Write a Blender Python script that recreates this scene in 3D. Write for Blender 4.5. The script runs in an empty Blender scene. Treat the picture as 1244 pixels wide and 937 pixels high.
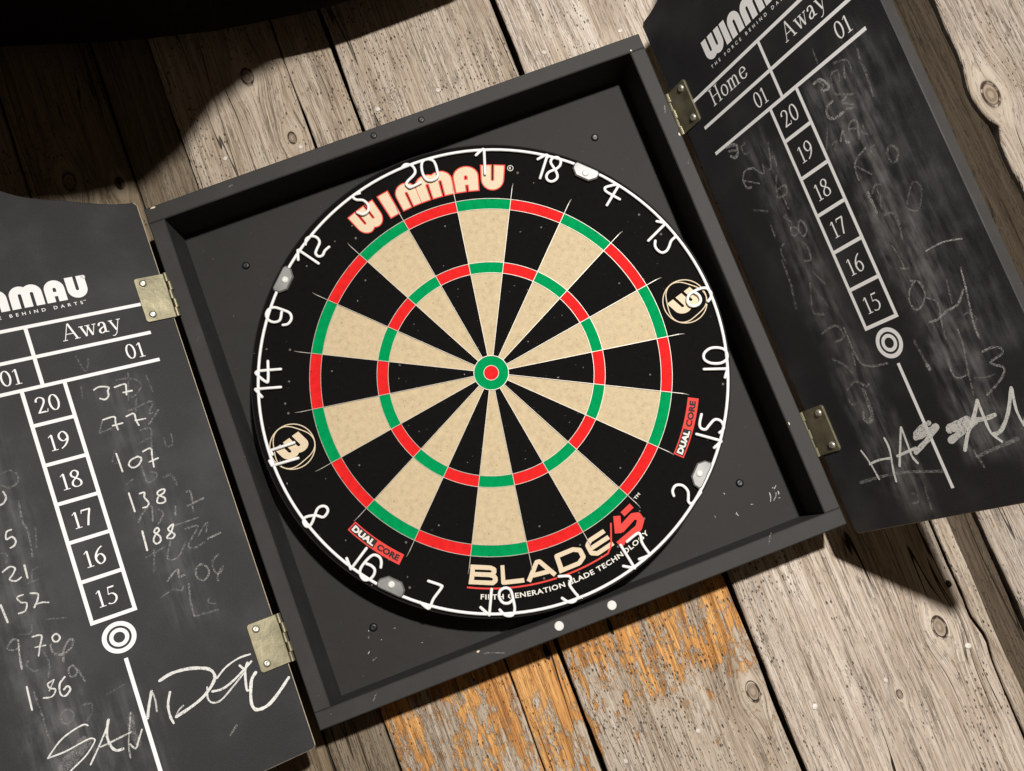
import bpy, math, random
from mathutils import Vector, Matrix, geometry, noise as mnoise

random.seed(7)
D = bpy.data
SC = bpy.context.scene
COL = SC.collection
MM = 0.001

# ------------------------------------------------------------------ camera
cam_d = D.cameras.new('camera')
cam = D.objects.new('camera', cam_d)
COL.objects.link(cam)
cam_d.sensor_fit = 'HORIZONTAL'
cam_d.sensor_width = 36.0
cam_d.lens = 36.0 * 1156.52 / 1244.0
cam_d.clip_start = 0.02
cam_d.clip_end = 50
cr = Vector((0.93467868, -0.00746253, -0.35541536))
cf = Vector((0.0576657, 0.98972108, 0.13086962))
cu = Vector((0.35078545, -0.14281632, 0.92550152))
m = Matrix.Identity(4)
for i in range(3):
    m[i][0], m[i][1], m[i][2] = cr[i], cu[i], -cf[i]
m.translation = Vector((-37.445, -882.749, -134.792)) * MM
cam.matrix_world = m
SC.camera = cam

# ------------------------------------------------------------------ light
w = D.worlds.new('World')
SC.world = w
w.use_nodes = True
bg = w.node_tree.nodes['Background']
bg.inputs[0].default_value = (1.0, 0.74, 0.48, 1)
bg.inputs[1].default_value = 0.062
ld = D.lights.new('spot_lamp', 'SPOT')
ld.energy = 238
ld.color = (1.0, 0.955, 0.90)
ld.shadow_soft_size = 0.042
ld.spot_size = math.radians(86)
ld.spot_blend = 1.0
lamp = D.objects.new('spot_lamp', ld)
COL.objects.link(lamp)
lamp.location = Vector((463.8, -1884.9, 391.0)) * MM
lamp.rotation_euler = (Vector((290, 30, -420)) * MM - lamp.location).to_track_quat('-Z', 'Y').to_euler()
SC.view_settings.view_transform = 'Standard'
SC.view_settings.look = 'None'
SC.view_settings.exposure = 0
SC.view_settings.gamma = 1

# ------------------------------------------------------------------ traced data (millimetres in the plane of each thing)
CHALK_LEFT=[
(0.9,1,[(-41.0,-167.0),(-44.2,-165.1),(-54.1,-166.8),(-63.4,-170.6),(-73.8,-178.9)]),
(0.9,1,[(-73.8,-178.9),(-61.7,-179.3),(-50.9,-177.9),(-42.3,-177.1),(-39.2,-179.6),(-43.1,-184.1),(-49.8,-189.1),(-61.7,-194.7),(-71.2,-199.6)]),
(6.1,0.22,[(-46.9,-178.5),(-54.8,-184.6),(-65.5,-189.9)]),
(1,0.95,[(-47.0,-196.0),(-38.4,-186.2),(-29.5,-175.2),(-25.5,-168.8)]),
(1.4,0.95,[(-26.0,-168.8),(-30.1,-179.5),(-29.6,-189.0),(-26.6,-193.7),(-21.9,-194.4)]),
(1.1,0.8,[(-36.9,-186.3),(-29.8,-186.0),(-13.1,-184.6)]),
(0.9,0.5,[(-8.9,-170.1),(-13.8,-183.2),(-17.2,-193.2),(-18.7,-203.2)]),
(1.1,0.85,[(-16.1,-193.2),(-13.1,-198.0),(-9.5,-193.2),(-4.7,-186.0)]),
(1.5,0.95,[(1.7,-179.3),(5.5,-170.3),(10.5,-160.3)]),
(1,0.7,[(10.7,-160.4),(11.2,-168.0),(9.8,-177.1)]),
(3.2,0.2,[(-9.5,-172.2),(-11.8,-184.0),(-10.1,-195.2)]),
(1.4,0.95,[(23.6,-166.6),(19.5,-175.0),(18.3,-184.1),(19.3,-191.0)]),
(1.8,0.95,[(18.5,-154.8),(29.4,-152.7),(43.0,-154.3),(54.7,-158.7),(59.8,-163.2),(60.4,-169.0),(55.8,-174.5),(48.1,-179.8),(37.5,-183.8),(22.6,-187.1)]),
(1,0.7,[(22.7,-186.5),(26.2,-182.7),(30.3,-180.8)]),
(1.2,0.95,[(61.9,-170.2),(70.9,-164.6),(83.0,-161.4),(93.4,-161.8)]),
(1.3,0.95,[(54.9,-179.0),(63.6,-180.2),(75.7,-176.5),(92.7,-167.8)]),
(1.1,0.9,[(52.2,-174.2),(50.1,-183.1),(52.8,-187.9),(59.8,-188.4),(71.4,-182.2),(83.6,-174.8)]),
(1.3,0.9,[(82.3,-167.4),(85.1,-172.2)]),
(1.4,0.95,[(89.1,-167.6),(85.1,-174.1),(81.9,-187.8),(83.2,-189.5)]),
(1.9,1,[(93.2,-178.0),(87.9,-182.8),(83.4,-194.6),(82.1,-202.7),(84.8,-207.5),(94.1,-207.7),(104.8,-202.2),(118.2,-192.7)]),
(1.1,0.95,[(37.4,99.5),(42.6,101.2),(49.6,98.9),(48.2,96.1),(47.4,91.2),(43.8,88.9),(40.3,90.8)]),
(1.1,0.95,[(54.3,97.6),(63.2,98.4),(63.2,94.3),(61.8,88.4)]),
(1.1,0.95,[(59.9,91.2),(67.3,91.0)]),
(1.1,0.95,[(37.2,71.6),(46.7,71.9),(46.3,66.4),(46.5,59.8)]),
(1.1,0.95,[(43.4,64.4),(51.7,64.6)]),
(1.1,0.95,[(56.3,69.5),(62.9,70.4),(63.0,64.4),(63.9,59.1)]),
(1.1,0.95,[(62.3,63.9),(70.9,63.4)]),
(1.2,0.95,[(39.3,39.7),(39.8,23.0)]),
(1.1,0.95,[(55.5,32.3),(49.2,30.9),(46.3,27.2),(48.9,23.8),(53.9,24.9),(57.7,29.6),(54.9,32.4)]),
(1.1,0.95,[(60.6,35.3),(67.5,36.3),(66.5,28.9),(65.3,19.4)]),
(1.1,0.95,[(62.9,24.8),(70.8,26.1)]),
(1.2,1,[(39.4,3.3),(39.6,-13.4)]),
(1.1,0.95,[(47.4,0.3),(51.5,0.1),(50.3,-4.1),(52.3,-9.3),(50.2,-12.4),(46.7,-12.3)]),
(1.1,0.95,[(67.7,-1.9),(62.8,-2.2),(61.3,-5.0),(65.6,-9.0),(65.8,-12.3),(62.5,-13.2),(59.1,-11.4),(61.3,-7.0),(66.8,-4.8),(67.7,-1.9)]),
(1.2,1,[(40.5,-31.6),(39.7,-48.4)]),
(1.1,0.95,[(52.6,-32.5),(49.4,-35.2),(52.7,-40.2),(52.1,-44.4),(48.2,-45.6),(46.9,-42.0),(49.8,-37.9),(53.6,-35.3),(52.6,-32.5)]),
(1.1,0.95,[(66.0,-33.8),(61.1,-36.0),(61.5,-38.7),(64.7,-42.3),(62.0,-45.3),(57.8,-43.2),(62.5,-39.6),(66.0,-33.8)]),
(1.1,0.9,[(-53.6,1.6),(-57.3,0.8),(-58.8,-4.8),(-54.5,-4.2),(-52.6,-8.2),(-54.7,-11.6),(-57.8,-12.5)]),
(1,0.9,[(-68.0,-29.6),(-62.1,-27.0),(-58.7,-29.6),(-61.6,-33.9),(-64.6,-36.8),(-60.7,-39.5),(-56.2,-37.9)]),
(1.2,0.9,[(-51.7,-29.4),(-52.1,-40.0)]),
(1.1,0.8,[(-51.3,33.6),(-50.5,28.5),(-53.1,24.6),(-56.2,23.5)]),
(1.1,0.9,[(-75.5,-54.2),(-74.1,-68.9)]),
(0.9,0.9,[(-58.4,-51.8),(-63.2,-52.4),(-61.4,-57.2),(-57.7,-59.1),(-60.2,-64.6),(-65.4,-65.0)]),
(1,0.9,[(-53.4,-52.5),(-48.3,-54.9),(-50.2,-60.1),(-53.4,-64.3)]),
(0.9,0.9,[(-52.3,-62.3),(-47.1,-62.5),(-42.8,-64.1)]),
(0.8,0.3,[(-70.6,-85.1),(-74.2,-83.1),(-79.6,-88.4),(-74.3,-91.5),(-70.8,-89.6)]),
(1,0.6,[(-70.6,-85.1),(-72.7,-96.9),(-73.8,-107.4)]),
(0.9,0.9,[(-60.6,-86.1),(-54.2,-87.4),(-57.3,-95.0),(-60.1,-101.9)]),
(0.8,0.85,[(-60.8,-94.7),(-53.4,-95.9)]),
(1,0.95,[(-44.1,-90.0),(-47.3,-91.6),(-46.9,-95.3),(-44.3,-96.1),(-42.1,-93.6),(-44.1,-90.0)]),
(1,0.35,[(-49.9,-96.7),(-49.7,-103.8),(-44.3,-107.1),(-37.4,-105.1),(-33.7,-100.1),(-36.0,-98.0),(-41.7,-103.4),(-44.7,-112.8)]),
(1.2,1,[(-74.0,-121.6),(-74.9,-139.9)]),
(0.9,0.95,[(-54.5,-123.8),(-59.6,-125.2),(-59.0,-128.9),(-55.5,-131.5),(-59.2,-135.7),(-65.1,-134.4)]),
(0.7,0.8,[(-54.5,-123.8),(-60.0,-130.8)]),
(1.1,0.95,[(-46.9,-124.7),(-51.6,-128.5),(-53.1,-136.0),(-50.2,-138.9),(-45.6,-135.6),(-46.8,-132.2),(-49.9,-133.8)]),
(0.9,0.35,[(-39.4,-118.4),(-42.9,-120.5),(-43.0,-125.7),(-40.1,-126.9),(-37.4,-123.9),(-39.4,-118.4)]),
(0.8,0.25,[(-36.8,-121.8),(-33.9,-133.5)]),
(0.9,0.22,[(-70.2,-126.5),(-69.7,-140.4),(-69.1,-149.7)]),
(0.9,0.16,[(-51.5,-149.3),(-56.8,-151.6),(-57.0,-158.3),(-52.1,-159.3),(-48.3,-155.2),(-51.5,-149.3)]),
(0.9,0.16,[(-40.2,-150.6),(-34.2,-151.9),(-35.5,-158.4),(-40.5,-163.1)]),
(0.8,0.2,[(-68.2,-103.3),(-69.9,-106.1),(-66.4,-112.1),(-63.3,-112.2)]),
(0.8,0.18,[(-56.0,-100.1),(-54.5,-110.0),(-57.7,-120.2)]),
(0.7,0.15,[(-47.7,-76.4),(-33.9,-80.3)]),
(0.7,0.15,[(-58.7,-76.9),(-61.3,-82.9),(-69.5,-80.9)]),
(0.8,0.18,[(-69.4,-146.6),(-69.6,-159.0),(-68.9,-168.2)]),
(0.9,0.12,[(-21.7,-149.5),(-5.6,-146.8)]),
(0.9,0.16,[(69.0,108.3),(61.9,83.3)]),
(0.9,0.2,[(57.4,103.3),(66.8,102.8),(74.2,98.8),(75.2,91.8),(68.0,85.7),(64.4,86.0)]),
(0.9,0.16,[(82.5,102.1),(83.7,85.5)]),
(1,0.22,[(68.4,82.9),(65.1,71.7)]),
(0.9,0.2,[(58.5,73.6),(69.9,75.8),(77.8,77.6),(80.8,75.5),(75.4,67.5),(78.2,66.7)]),
(1,0.26,[(83.5,68.0),(71.8,57.2)]),
(1,0.22,[(36.4,70.6),(32.0,61.4),(41.7,62.5)]),
(0.9,0.2,[(63.7,54.2),(72.0,53.8),(70.6,44.9),(68.5,37.6)]),
(0.8,0.16,[(59.2,43.0),(68.4,45.6)]),
(0.9,0.16,[(80.7,41.9),(80.8,33.9),(86.0,35.0),(87.5,44.0)]),
(0.8,0.15,[(39.3,43.6),(34.6,33.4),(39.3,31.3)]),
(0.8,0.2,[(55.8,23.0),(56.3,8.5),(63.1,9.0),(66.1,13.3),(61.5,16.0)]),
(1.7,0.14,[(70.6,8.0),(76.9,8.6),(78.8,-1.2)]),
(0.8,0.16,[(39.4,11.3),(46.1,14.3)]),
(0.8,0.15,[(28.7,105.5),(26.5,93.6)]),
(0.9,0.25,[(39.3,-23.5),(47.0,-15.2),(53.5,-13.5),(51.1,-25.6)]),
(0.9,0.25,[(58.2,-17.6),(61.0,-22.4),(54.6,-29.9)]),
(1,0.28,[(84.8,-9.9),(88.0,-11.6),(85.2,-29.1)]),
(1,0.3,[(81.7,-22.1),(96.7,-19.7)]),
(1,0.3,[(72.1,-19.6),(70.0,-26.7)]),
(0.8,0.26,[(66.8,-35.3),(87.1,-34.7)]),
(0.9,0.22,[(59.5,-47.6),(53.2,-60.7),(61.6,-62.4),(71.5,-51.7)]),
(1,0.22,[(74.2,-41.0),(84.9,-42.0),(73.0,-54.8),(76.0,-59.1),(85.8,-57.3)]),
(0.8,0.22,[(82.4,-50.3),(93.3,-40.9),(90.2,-49.0)]),
(1,0.4,[(89.5,-55.3),(101.3,-53.5)]),
(0.9,0.22,[(37.5,-53.9),(53.2,-50.5)]),
(1,0.18,[(45.0,-50.2),(39.5,-69.1)]),
(0.9,0.35,[(47.7,-78.9),(53.2,-74.6),(58.7,-72.2),(57.3,-78.6),(62.2,-78.5)]),
(1,0.32,[(77.4,-74.4),(72.1,-77.6),(71.7,-85.1),(76.8,-88.2),(81.9,-83.7),(81.3,-77.7),(77.4,-74.4)]),
(1,0.28,[(93.9,-71.1),(87.6,-75.4),(86.7,-84.1),(90.8,-86.9),(94.3,-81.7),(87.9,-88.4),(87.1,-92.6)]),
(0.9,0.22,[(38.9,-90.7),(49.4,-87.1),(55.5,-90.6),(58.2,-87.8)]),
(0.9,0.25,[(63.2,-87.1),(60.3,-102.4),(59.7,-114.1)]),
(0.9,0.2,[(60.1,-114.9),(79.1,-116.4)]),
(0.9,0.16,[(75.5,-104.3),(73.9,-107.5),(79.6,-110.9)]),
(1,0.22,[(-42.4,22.5),(-44.1,6.6),(-42.3,-4.9),(-44.5,-24.6)]),
(0.9,0.14,[(-36.4,-2.9),(-39.8,-18.1)]),
(1,0.18,[(-48.9,48.0),(-42.6,49.5),(-37.9,44.5),(-39.5,38.1),(-46.2,35.4),(-51.1,39.0)]),
(0.8,0.16,[(-49.8,-42.8),(-47.4,-35.7),(-42.8,-33.9)]),
(0.8,0.16,[(-52.6,-44.5),(-42.9,-43.3)]),
(0.8,0.15,[(-64.8,-14.8),(-61.4,-17.3),(-63.5,-23.2)]),
(0.8,0.16,[(31.8,132.7),(35.6,117.1),(41.3,129.0)]),
(1.1,0.3,[(58.2,-218.1),(65.4,-212.7)]),
]
CHALK_RIGHT=[
(1.4,1,[(-75.9,-186.7),(-71.8,-199.4),(-69.6,-214.1)]),
(1.5,1,[(-45.8,-181.9),(-45.4,-192.1),(-50.5,-208.9),(-52.7,-219.3)]),
(1.4,0.95,[(-72.9,-199.8),(-61.2,-198.4),(-48.6,-199.4)]),
(1.6,1,[(-42.5,-207.7),(-24.7,-177.4)]),
(1.6,1,[(-24.3,-177.5),(-25.3,-191.6),(-25.9,-202.7),(-23.2,-209.1)]),
(1.7,0.95,[(-40.5,-199.3),(-18.9,-196.8)]),
(3.3,0.85,[(3.9,-180.4),(-8.9,-183.7),(-14.6,-187.3)]),
(3.8,0.85,[(-15.1,-189.0),(-1.9,-187.3),(9.1,-184.5)]),
(3,0.9,[(9.7,-185.2),(-3.1,-192.4),(-20.8,-200.3)]),
(4.1,0.85,[(38.6,-186.3),(27.9,-187.4),(18.8,-188.9)]),
(4,0.85,[(18.7,-190.4),(30.8,-189.8),(45.0,-188.2)]),
(4.3,0.85,[(44.5,-189.2),(31.6,-193.5),(16.3,-198.5)]),
(2.3,0.95,[(53.7,-174.9),(44.9,-185.8),(34.4,-196.0),(25.0,-208.4)]),
(1.7,1,[(53.7,-176.1),(53.0,-187.9),(53.1,-200.4),(58.8,-209.2)]),
(2.7,0.85,[(45.5,-188.5),(54.7,-189.5),(62.7,-188.7)]),
(2.2,0.9,[(54.0,-202.4),(61.5,-201.3),(72.9,-190.8),(84.5,-173.4)]),
(1.5,0.95,[(84.6,-174.5),(80.8,-189.5),(81.3,-201.7)]),
(1.5,0.9,[(81.3,-201.7),(87.4,-193.4),(94.0,-183.2)]),
(1.6,0.28,[(-91.7,-213.2),(-64.0,-212.6),(-37.4,-214.1),(-1.9,-220.5)]),
(1.7,0.32,[(32.7,-215.5),(52.0,-212.7),(71.9,-210.0)]),
(1.1,0.3,[(32.5,-210.1),(33.1,-215.4)]),
(1.2,0.25,[(33.8,-216.7),(35.1,-224.5)]),
(1.4,0.3,[(-55.8,-155.5),(-58.6,-162.0),(-55.0,-166.1),(-49.0,-164.4)]),
(1.2,0.3,[(-44.5,-133.9),(-41.5,-136.1),(-37.7,-135.2)]),
(1.3,0.25,[(-65.3,-141.8),(-64.6,-146.6),(-57.6,-146.5)]),
(1.1,0.25,[(-43.7,-140.0),(-47.9,-150.5),(-47.4,-157.0)]),
(1.2,0.2,[(-42.4,-231.9),(-37.3,-234.1),(-39.0,-240.0),(-45.3,-240.2)]),
(1.2,0.2,[(-26.7,-229.8),(-29.4,-247.8)]),
(1,0.4,[(85.6,-88.3),(81.8,-104.6),(77.9,-120.9),(77.4,-131.6)]),
(1.1,0.4,[(43.0,-107.1),(51.3,-107.4),(61.2,-104.4),(72.4,-103.0),(81.8,-94.7)]),
(0.9,0.3,[(48.1,-88.3),(55.3,-93.1),(56.8,-99.3),(53.4,-109.2),(50.7,-123.5)]),
(0.9,0.22,[(72.4,-83.0),(70.0,-92.1),(68.5,-100.6)]),
(1.1,0.38,[(74.9,-142.0),(83.9,-141.5),(90.1,-144.1),(89.1,-148.1),(78.1,-150.9),(79.9,-153.9),(85.5,-157.5),(83.9,-161.9),(75.0,-167.9),(63.7,-173.0)]),
(0.9,0.35,[(45.0,-137.9),(43.0,-148.5),(45.9,-154.5),(55.2,-154.2)]),
(1,0.28,[(63.7,-119.9),(61.5,-135.2),(57.8,-148.0),(52.8,-170.2)]),
(0.9,0.35,[(47.6,-74.1),(38.7,-77.9),(34.0,-86.6),(36.2,-94.2),(44.0,-92.4),(50.1,-84.4),(47.6,-74.1)]),
(1.7,0.22,[(22.5,-115.1),(24.5,-130.4),(25.3,-140.6)]),
(2.3,0.4,[(24.8,-136.8),(25.3,-140.6)]),
(0.8,0.2,[(58.8,-158.3),(69.9,-160.6),(76.7,-160.2)]),
(0.8,0.2,[(73.3,-112.3),(78.2,-111.6),(81.9,-117.4),(79.3,-120.4)]),
(0.9,0.5,[(66.4,-56.7),(79.3,-56.3),(88.5,-57.7),(98.1,-60.6)]),
(0.9,0.5,[(87.2,-78.9),(84.6,-94.5)]),
(1.5,0.4,[(39.8,5.1),(39.6,-12.0)]),
(1,0.25,[(42.9,3.0),(48.2,7.2),(54.2,5.4)]),
(1,0.28,[(39.8,-41.2),(41.9,-50.0),(42.0,-62.5)]),
(0.9,0.3,[(39.2,-60.2),(45.9,-62.9)]),
(0.9,0.2,[(81.6,-6.3),(84.9,-12.3),(79.8,-21.8),(73.4,-26.4),(67.5,-20.3),(76.2,-9.0),(81.6,-6.3)]),
(1.6,0.2,[(45.1,-16.3),(53.3,-19.1),(54.2,-27.4),(51.7,-39.7)]),
(0.9,0.22,[(48.3,4.9),(48.7,-2.1),(45.3,-10.7)]),
(1,0.3,[(42.5,-71.7),(49.8,-75.7),(51.1,-80.6)]),
(1.5,0.45,[(34.8,105.2),(42.0,104.6),(46.2,98.8),(46.1,94.5),(40.7,95.2)]),
(1.2,0.3,[(40.6,103.5),(42.6,98.5),(39.2,96.8)]),
(1.1,0.25,[(50.5,94.9),(53.0,102.1),(60.5,101.2),(58.0,94.0)]),
(1.1,0.25,[(59.6,107.9),(71.3,103.5),(72.0,93.9)]),
(1.1,0.25,[(67.7,102.7),(63.7,92.9)]),
(1.5,0.4,[(44.0,83.8),(36.4,82.0),(34.3,75.6),(39.9,71.1),(49.6,71.1)]),
(1,0.25,[(49.1,87.0),(64.4,77.7)]),
(1.1,0.3,[(57.5,79.4),(51.9,77.9),(59.6,72.0),(59.5,69.0),(53.1,71.6)]),
(1.2,0.35,[(36.1,53.2),(41.8,58.8),(40.5,49.5),(42.9,48.2)]),
(1.1,0.3,[(54.2,54.2),(47.7,56.7),(51.6,60.7),(57.4,58.5),(52.3,45.4)]),
(1.1,0.25,[(61.1,52.8),(57.9,48.5),(61.2,44.8)]),
(1.2,0.25,[(84.1,104.4),(82.3,95.8),(82.3,83.8),(79.7,67.3)]),
(0.9,0.25,[(63.1,34.6),(58.1,33.7),(59.2,27.7)]),
(1.2,0.25,[(76.4,26.8),(70.8,24.4),(70.6,16.2),(75.6,14.7),(79.6,20.8),(76.4,26.8)]),
(1.1,0.3,[(55.1,36.6),(39.7,31.3),(36.8,17.9)]),
(1,0.25,[(39.8,28.8),(49.8,16.2)]),
(1,0.2,[(29.3,68.4),(20.2,54.3)]),
(1,0.2,[(27.0,54.4),(32.4,55.2),(27.3,49.2)]),
(1,0.2,[(47.0,128.7),(46.1,117.2)]),
(1.8,0.4,[(-82.1,111.9),(-69.8,107.4),(-71.2,100.3),(-76.8,98.3),(-80.9,102.0)]),
(1.2,0.3,[(-80.9,107.0),(-69.8,102.4)]),
(1.2,0.25,[(-58.7,103.4),(-64.6,102.4),(-64.0,95.0),(-59.5,94.0)]),
(1.3,0.35,[(-60.6,79.2),(-71.0,82.5),(-78.6,77.2),(-77.9,68.4),(-72.7,66.5)]),
(1,0.3,[(-77.6,75.4),(-61.7,64.5)]),
(1.2,0.25,[(-49.5,77.6),(-52.5,69.5),(-59.7,77.4)]),
(1.1,0.25,[(-33.9,89.8),(-41.8,70.8),(-46.1,70.3)]),
(1.1,0.3,[(-39.4,76.3),(-34.4,76.4),(-35.3,68.7)]),
(1.1,0.28,[(-39.7,61.5),(-46.1,51.1),(-35.4,49.8),(-37.7,42.9),(-48.5,44.1),(-46.1,51.1)]),
(1.1,0.28,[(-42.5,41.2),(-42.5,30.4)]),
(1.1,0.3,[(-44.5,19.2),(-51.1,11.4),(-47.9,7.3),(-41.0,9.5),(-45.6,14.3)]),
(1.1,0.3,[(-35.1,16.2),(-41.1,10.9),(-39.4,2.8),(-32.4,6.9),(-35.1,16.2)]),
(1.2,0.25,[(-69.2,26.5),(-69.9,15.7)]),
(1.3,0.25,[(-42.3,-2.0),(-39.6,-9.8),(-42.5,-17.9),(-49.1,-16.4)]),
(1.2,0.2,[(-80.8,47.2),(-65.4,39.2)]),
(1.1,0.2,[(-47.2,27.2),(-50.8,26.2),(-46.0,19.9)]),
(1.3,0.2,[(-63.9,6.2),(-70.3,2.1),(-69.9,-10.0)]),
(1.8,0.2,[(-73.5,-6.0),(-74.8,-27.4),(-80.6,-49.8)]),
(1.4,0.22,[(-45.3,-28.5),(-38.7,-41.7)]),
(1.4,0.22,[(-47.9,-51.3),(-44.2,-63.3)]),
(1.4,0.22,[(-64.6,-79.9),(-45.9,-78.4),(-42.2,-90.1),(-53.5,-91.6)]),
(1.3,0.3,[(-38.5,-83.6),(-37.8,-112.3),(-29.6,-121.2),(-10.6,-124.6)]),
(1.4,0.22,[(-64.2,-103.9),(-54.8,-112.1),(-49.8,-121.5)]),
(1.6,0.28,[(-41.0,-106.1),(-43.1,-115.8)]),
(1.4,0.22,[(-63.4,-133.2),(-50.6,-129.0),(-43.2,-133.8)]),
(2.5,0.25,[(-45.7,-138.2),(-47.0,-158.4),(-53.6,-164.4),(-58.3,-160.6)]),
(1.4,0.2,[(-53.4,-35.9),(-63.3,-58.9),(-52.6,-65.5)]),
]
RING_DIGITS=[
('5',[[(-56.6,207.9),(-62.4,208.3),(-64.0,206.2),(-61.8,202.8),(-56.0,200.0),(-53.1,194.2),(-55.0,188.7),(-60.7,187.0),(-65.2,190.8)]]),
('20',[[(-10.4,217.6),(-6.2,219.6),(-2.7,218.2),(0.2,215.0),(0.7,209.8),(-2.1,206.6),(-8.7,203.4),(-11.6,201.0),(-10.7,197.8),(-8.6,196.3),(1.9,197.3)],[(15.9,216.9),(11.0,216.6),(8.0,212.1),(6.7,204.7),(7.9,198.6),(11.0,196.0),(15.6,195.7),(19.4,197.8),(20.7,203.0),(21.3,209.2),(20.3,213.9),(15.9,216.9)]]),
('1',[[(61.0,204.2),(69.2,207.6),(70.6,205.6)],[(70.5,206.7),(62.8,183.5)]]),
('18',[[(115.5,179.4),(125.0,180.6),(125.4,177.8)],[(125.3,179.2),(110.8,160.6)],[(127.1,165.6),(126.2,171.9),(129.1,175.1),(133.9,174.6),(135.9,170.4),(133.3,165.8),(128.1,163.9),(121.3,163.5),(117.4,160.7),(117.0,156.6),(120.0,153.7),(124.7,154.1),(127.4,156.9),(127.7,161.9),(127.1,165.6)]]),
('4',[[(161.1,112.7),(178.5,126.6)],[(178.5,126.6),(177.7,128.7),(167.5,130.0),(165.3,128.3),(166.3,124.8),(175.1,113.8)]]),
('13',[[(199.9,81.1),(206.8,76.8)],[(206.9,75.9),(185.2,66.0)],[(191.6,63.6),(189.5,59.4),(189.8,55.1),(192.9,50.6),(197.4,50.5),(201.3,53.2),(205.8,58.2),(211.2,60.4)]]),
('6',[[(216.0,-9.0),(219.8,-6.7),(221.9,-2.6),(220.7,1.5),(218.2,4.2),(212.9,5.1),(206.1,4.6),(200.8,2.5),(198.0,-1.8),(198.5,-6.1),(201.9,-8.6),(206.9,-8.4),(210.2,-5.2),(210.2,-0.2),(207.4,3.7)]]),
('10',[[(202.9,-82.2),(208.6,-75.3)],[(208.6,-75.3),(187.4,-67.8)],[(213.6,-59.9),(210.0,-54.8),(201.3,-51.6),(193.7,-53.9),(191.5,-59.3),(195.8,-64.7),(204.5,-68.0),(211.5,-66.3),(213.6,-59.9)]]),
('15',[[(169.2,-106.3),(164.2,-113.7),(163.7,-118.1),(167.3,-120.7),(172.4,-118.1),(178.8,-115.3),(183.5,-118.4),(184.2,-123.9),(181.9,-127.0),(178.1,-128.2)],[(157.6,-121.7),(176.4,-135.4)],[(176.8,-136.2),(168.1,-139.4)]]),
('2',[[(116.5,-167.2),(117.2,-162.3),(121.8,-158.9),(127.5,-161.1),(130.2,-167.3),(128.5,-173.1),(127.1,-176.4),(128.5,-179.5),(132.2,-178.4),(141.1,-172.7)]]),
('17',[[(60.6,-190.4),(72.4,-186.8),(74.4,-189.6),(73.2,-195.2),(74.2,-201.7),(75.7,-208.4),(72.3,-209.1),(65.1,-208.9)],[(54.1,-191.0),(58.5,-215.0)],[(58.5,-215.0),(49.3,-209.5)]]),
('3',[[(-8.9,-197.3),(-0.3,-200.2),(0.6,-204.0),(-2.4,-207.6),(-0.2,-216.3),(0.9,-219.9),(-3.5,-222.9),(-8.7,-221.7),(-13.0,-216.2)]]),
('19',[[(-69.7,-186.0),(-79.8,-207.0)],[(-79.8,-207.0),(-84.8,-197.6)],[(-69.4,-205.7),(-66.4,-212.1),(-60.4,-214.4),(-56.4,-209.9),(-54.7,-201.5),(-54.0,-193.5),(-57.2,-189.7),(-62.8,-190.1),(-65.8,-195.0),(-64.5,-200.8),(-60.0,-203.2),(-55.7,-201.9)]]),
('7',[[(-120.9,-158.9),(-111.6,-166.6),(-111.9,-169.0),(-121.9,-175.5),(-127.1,-181.1),(-129.8,-181.3),(-134.4,-173.9)]]),
('16',[[(-163.2,-111.4),(-182.9,-124.1)],[(-182.9,-124.1),(-183.2,-113.4)],[(-157.0,-132.4),(-154.8,-127.7),(-155.1,-123.0),(-159.4,-119.4),(-166.2,-121.3),(-174.1,-126.4),(-176.4,-131.6),(-174.9,-137.2),(-169.8,-138.6),(-164.8,-136.0),(-162.8,-131.7),(-164.8,-127.4),(-167.9,-124.7)]]),
('8',[[(-197.1,-66.9),(-190.9,-71.0),(-185.5,-67.9),(-185.0,-63.8),(-188.3,-61.2),(-192.8,-61.7),(-196.6,-65.4),(-201.2,-71.3),(-205.6,-74.4),(-208.5,-72.8),(-209.1,-68.3),(-205.9,-65.3),(-197.1,-66.9)]]),
('11',[[(-193.3,3.1),(-216.7,4.0)],[(-216.7,4.0),(-215.6,-0.4)],[(-194.5,-11.8),(-219.4,-9.9)],[(-219.4,-9.9),(-220.2,-4.7)]]),
('14',[[(-191.6,84.1),(-197.1,67.1),(-199.8,66.4),(-205.5,76.0),(-204.8,78.1),(-201.0,77.8),(-182.6,72.5)],[(-188.1,56.4),(-211.0,63.1)],[(-211.2,62.6),(-207.5,53.8)]]),
('9',[[(-167.5,111.7),(-162.6,111.0),(-158.0,114.5),(-157.7,120.3),(-163.2,125.9),(-169.5,130.6),(-175.3,130.5),(-178.9,126.5),(-178.5,121.1),(-174.1,117.1),(-168.4,117.3),(-164.4,124.0)]]),
('12',[[(-116.4,156.0),(-130.0,175.5)],[(-130.8,175.3),(-133.4,166.1)],[(-122.1,178.0),(-119.4,183.0),(-113.9,183.7),(-109.6,180.7),(-108.8,175.3),(-113.3,170.1),(-115.9,166.4),(-114.1,162.6),(-110.2,162.4),(-106.8,165.8),(-101.6,168.0)]]),
]
DARK_BACK=[(-450,-20,500),(-390,-20,481),(-330,-20,461),(-286,-20,447),(-240,-20,432),(-195,-20,419),(-164,-20,412),(-133,-20,404),(-106,-20,400),(-78,-20,396),(-49,-20,392),(-21,-20,389),(12,-20,388),(64,-20,389),(116,-20,391)]
CASTER_LIP=[(-360,-330,393),(-296,-330,373),(-233,-330,353),(-205,-330,345),(-178,-330,336),(-149,-330,332),(-117,-330,329),(-78,-330,346),(-41,-330,374),(-11,-330,384),(26,-330,392),(63,-330,396),(119,-330,401),(175,-330,402),(229,-330,397)]  # unseen front lip, added and shaped from the shadow outline it has to cast

# ------------------------------------------------------------------ helpers
def link(o, parent=None):
    COL.objects.link(o)
    if parent is not None:
        o.parent = parent
    return o


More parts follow.
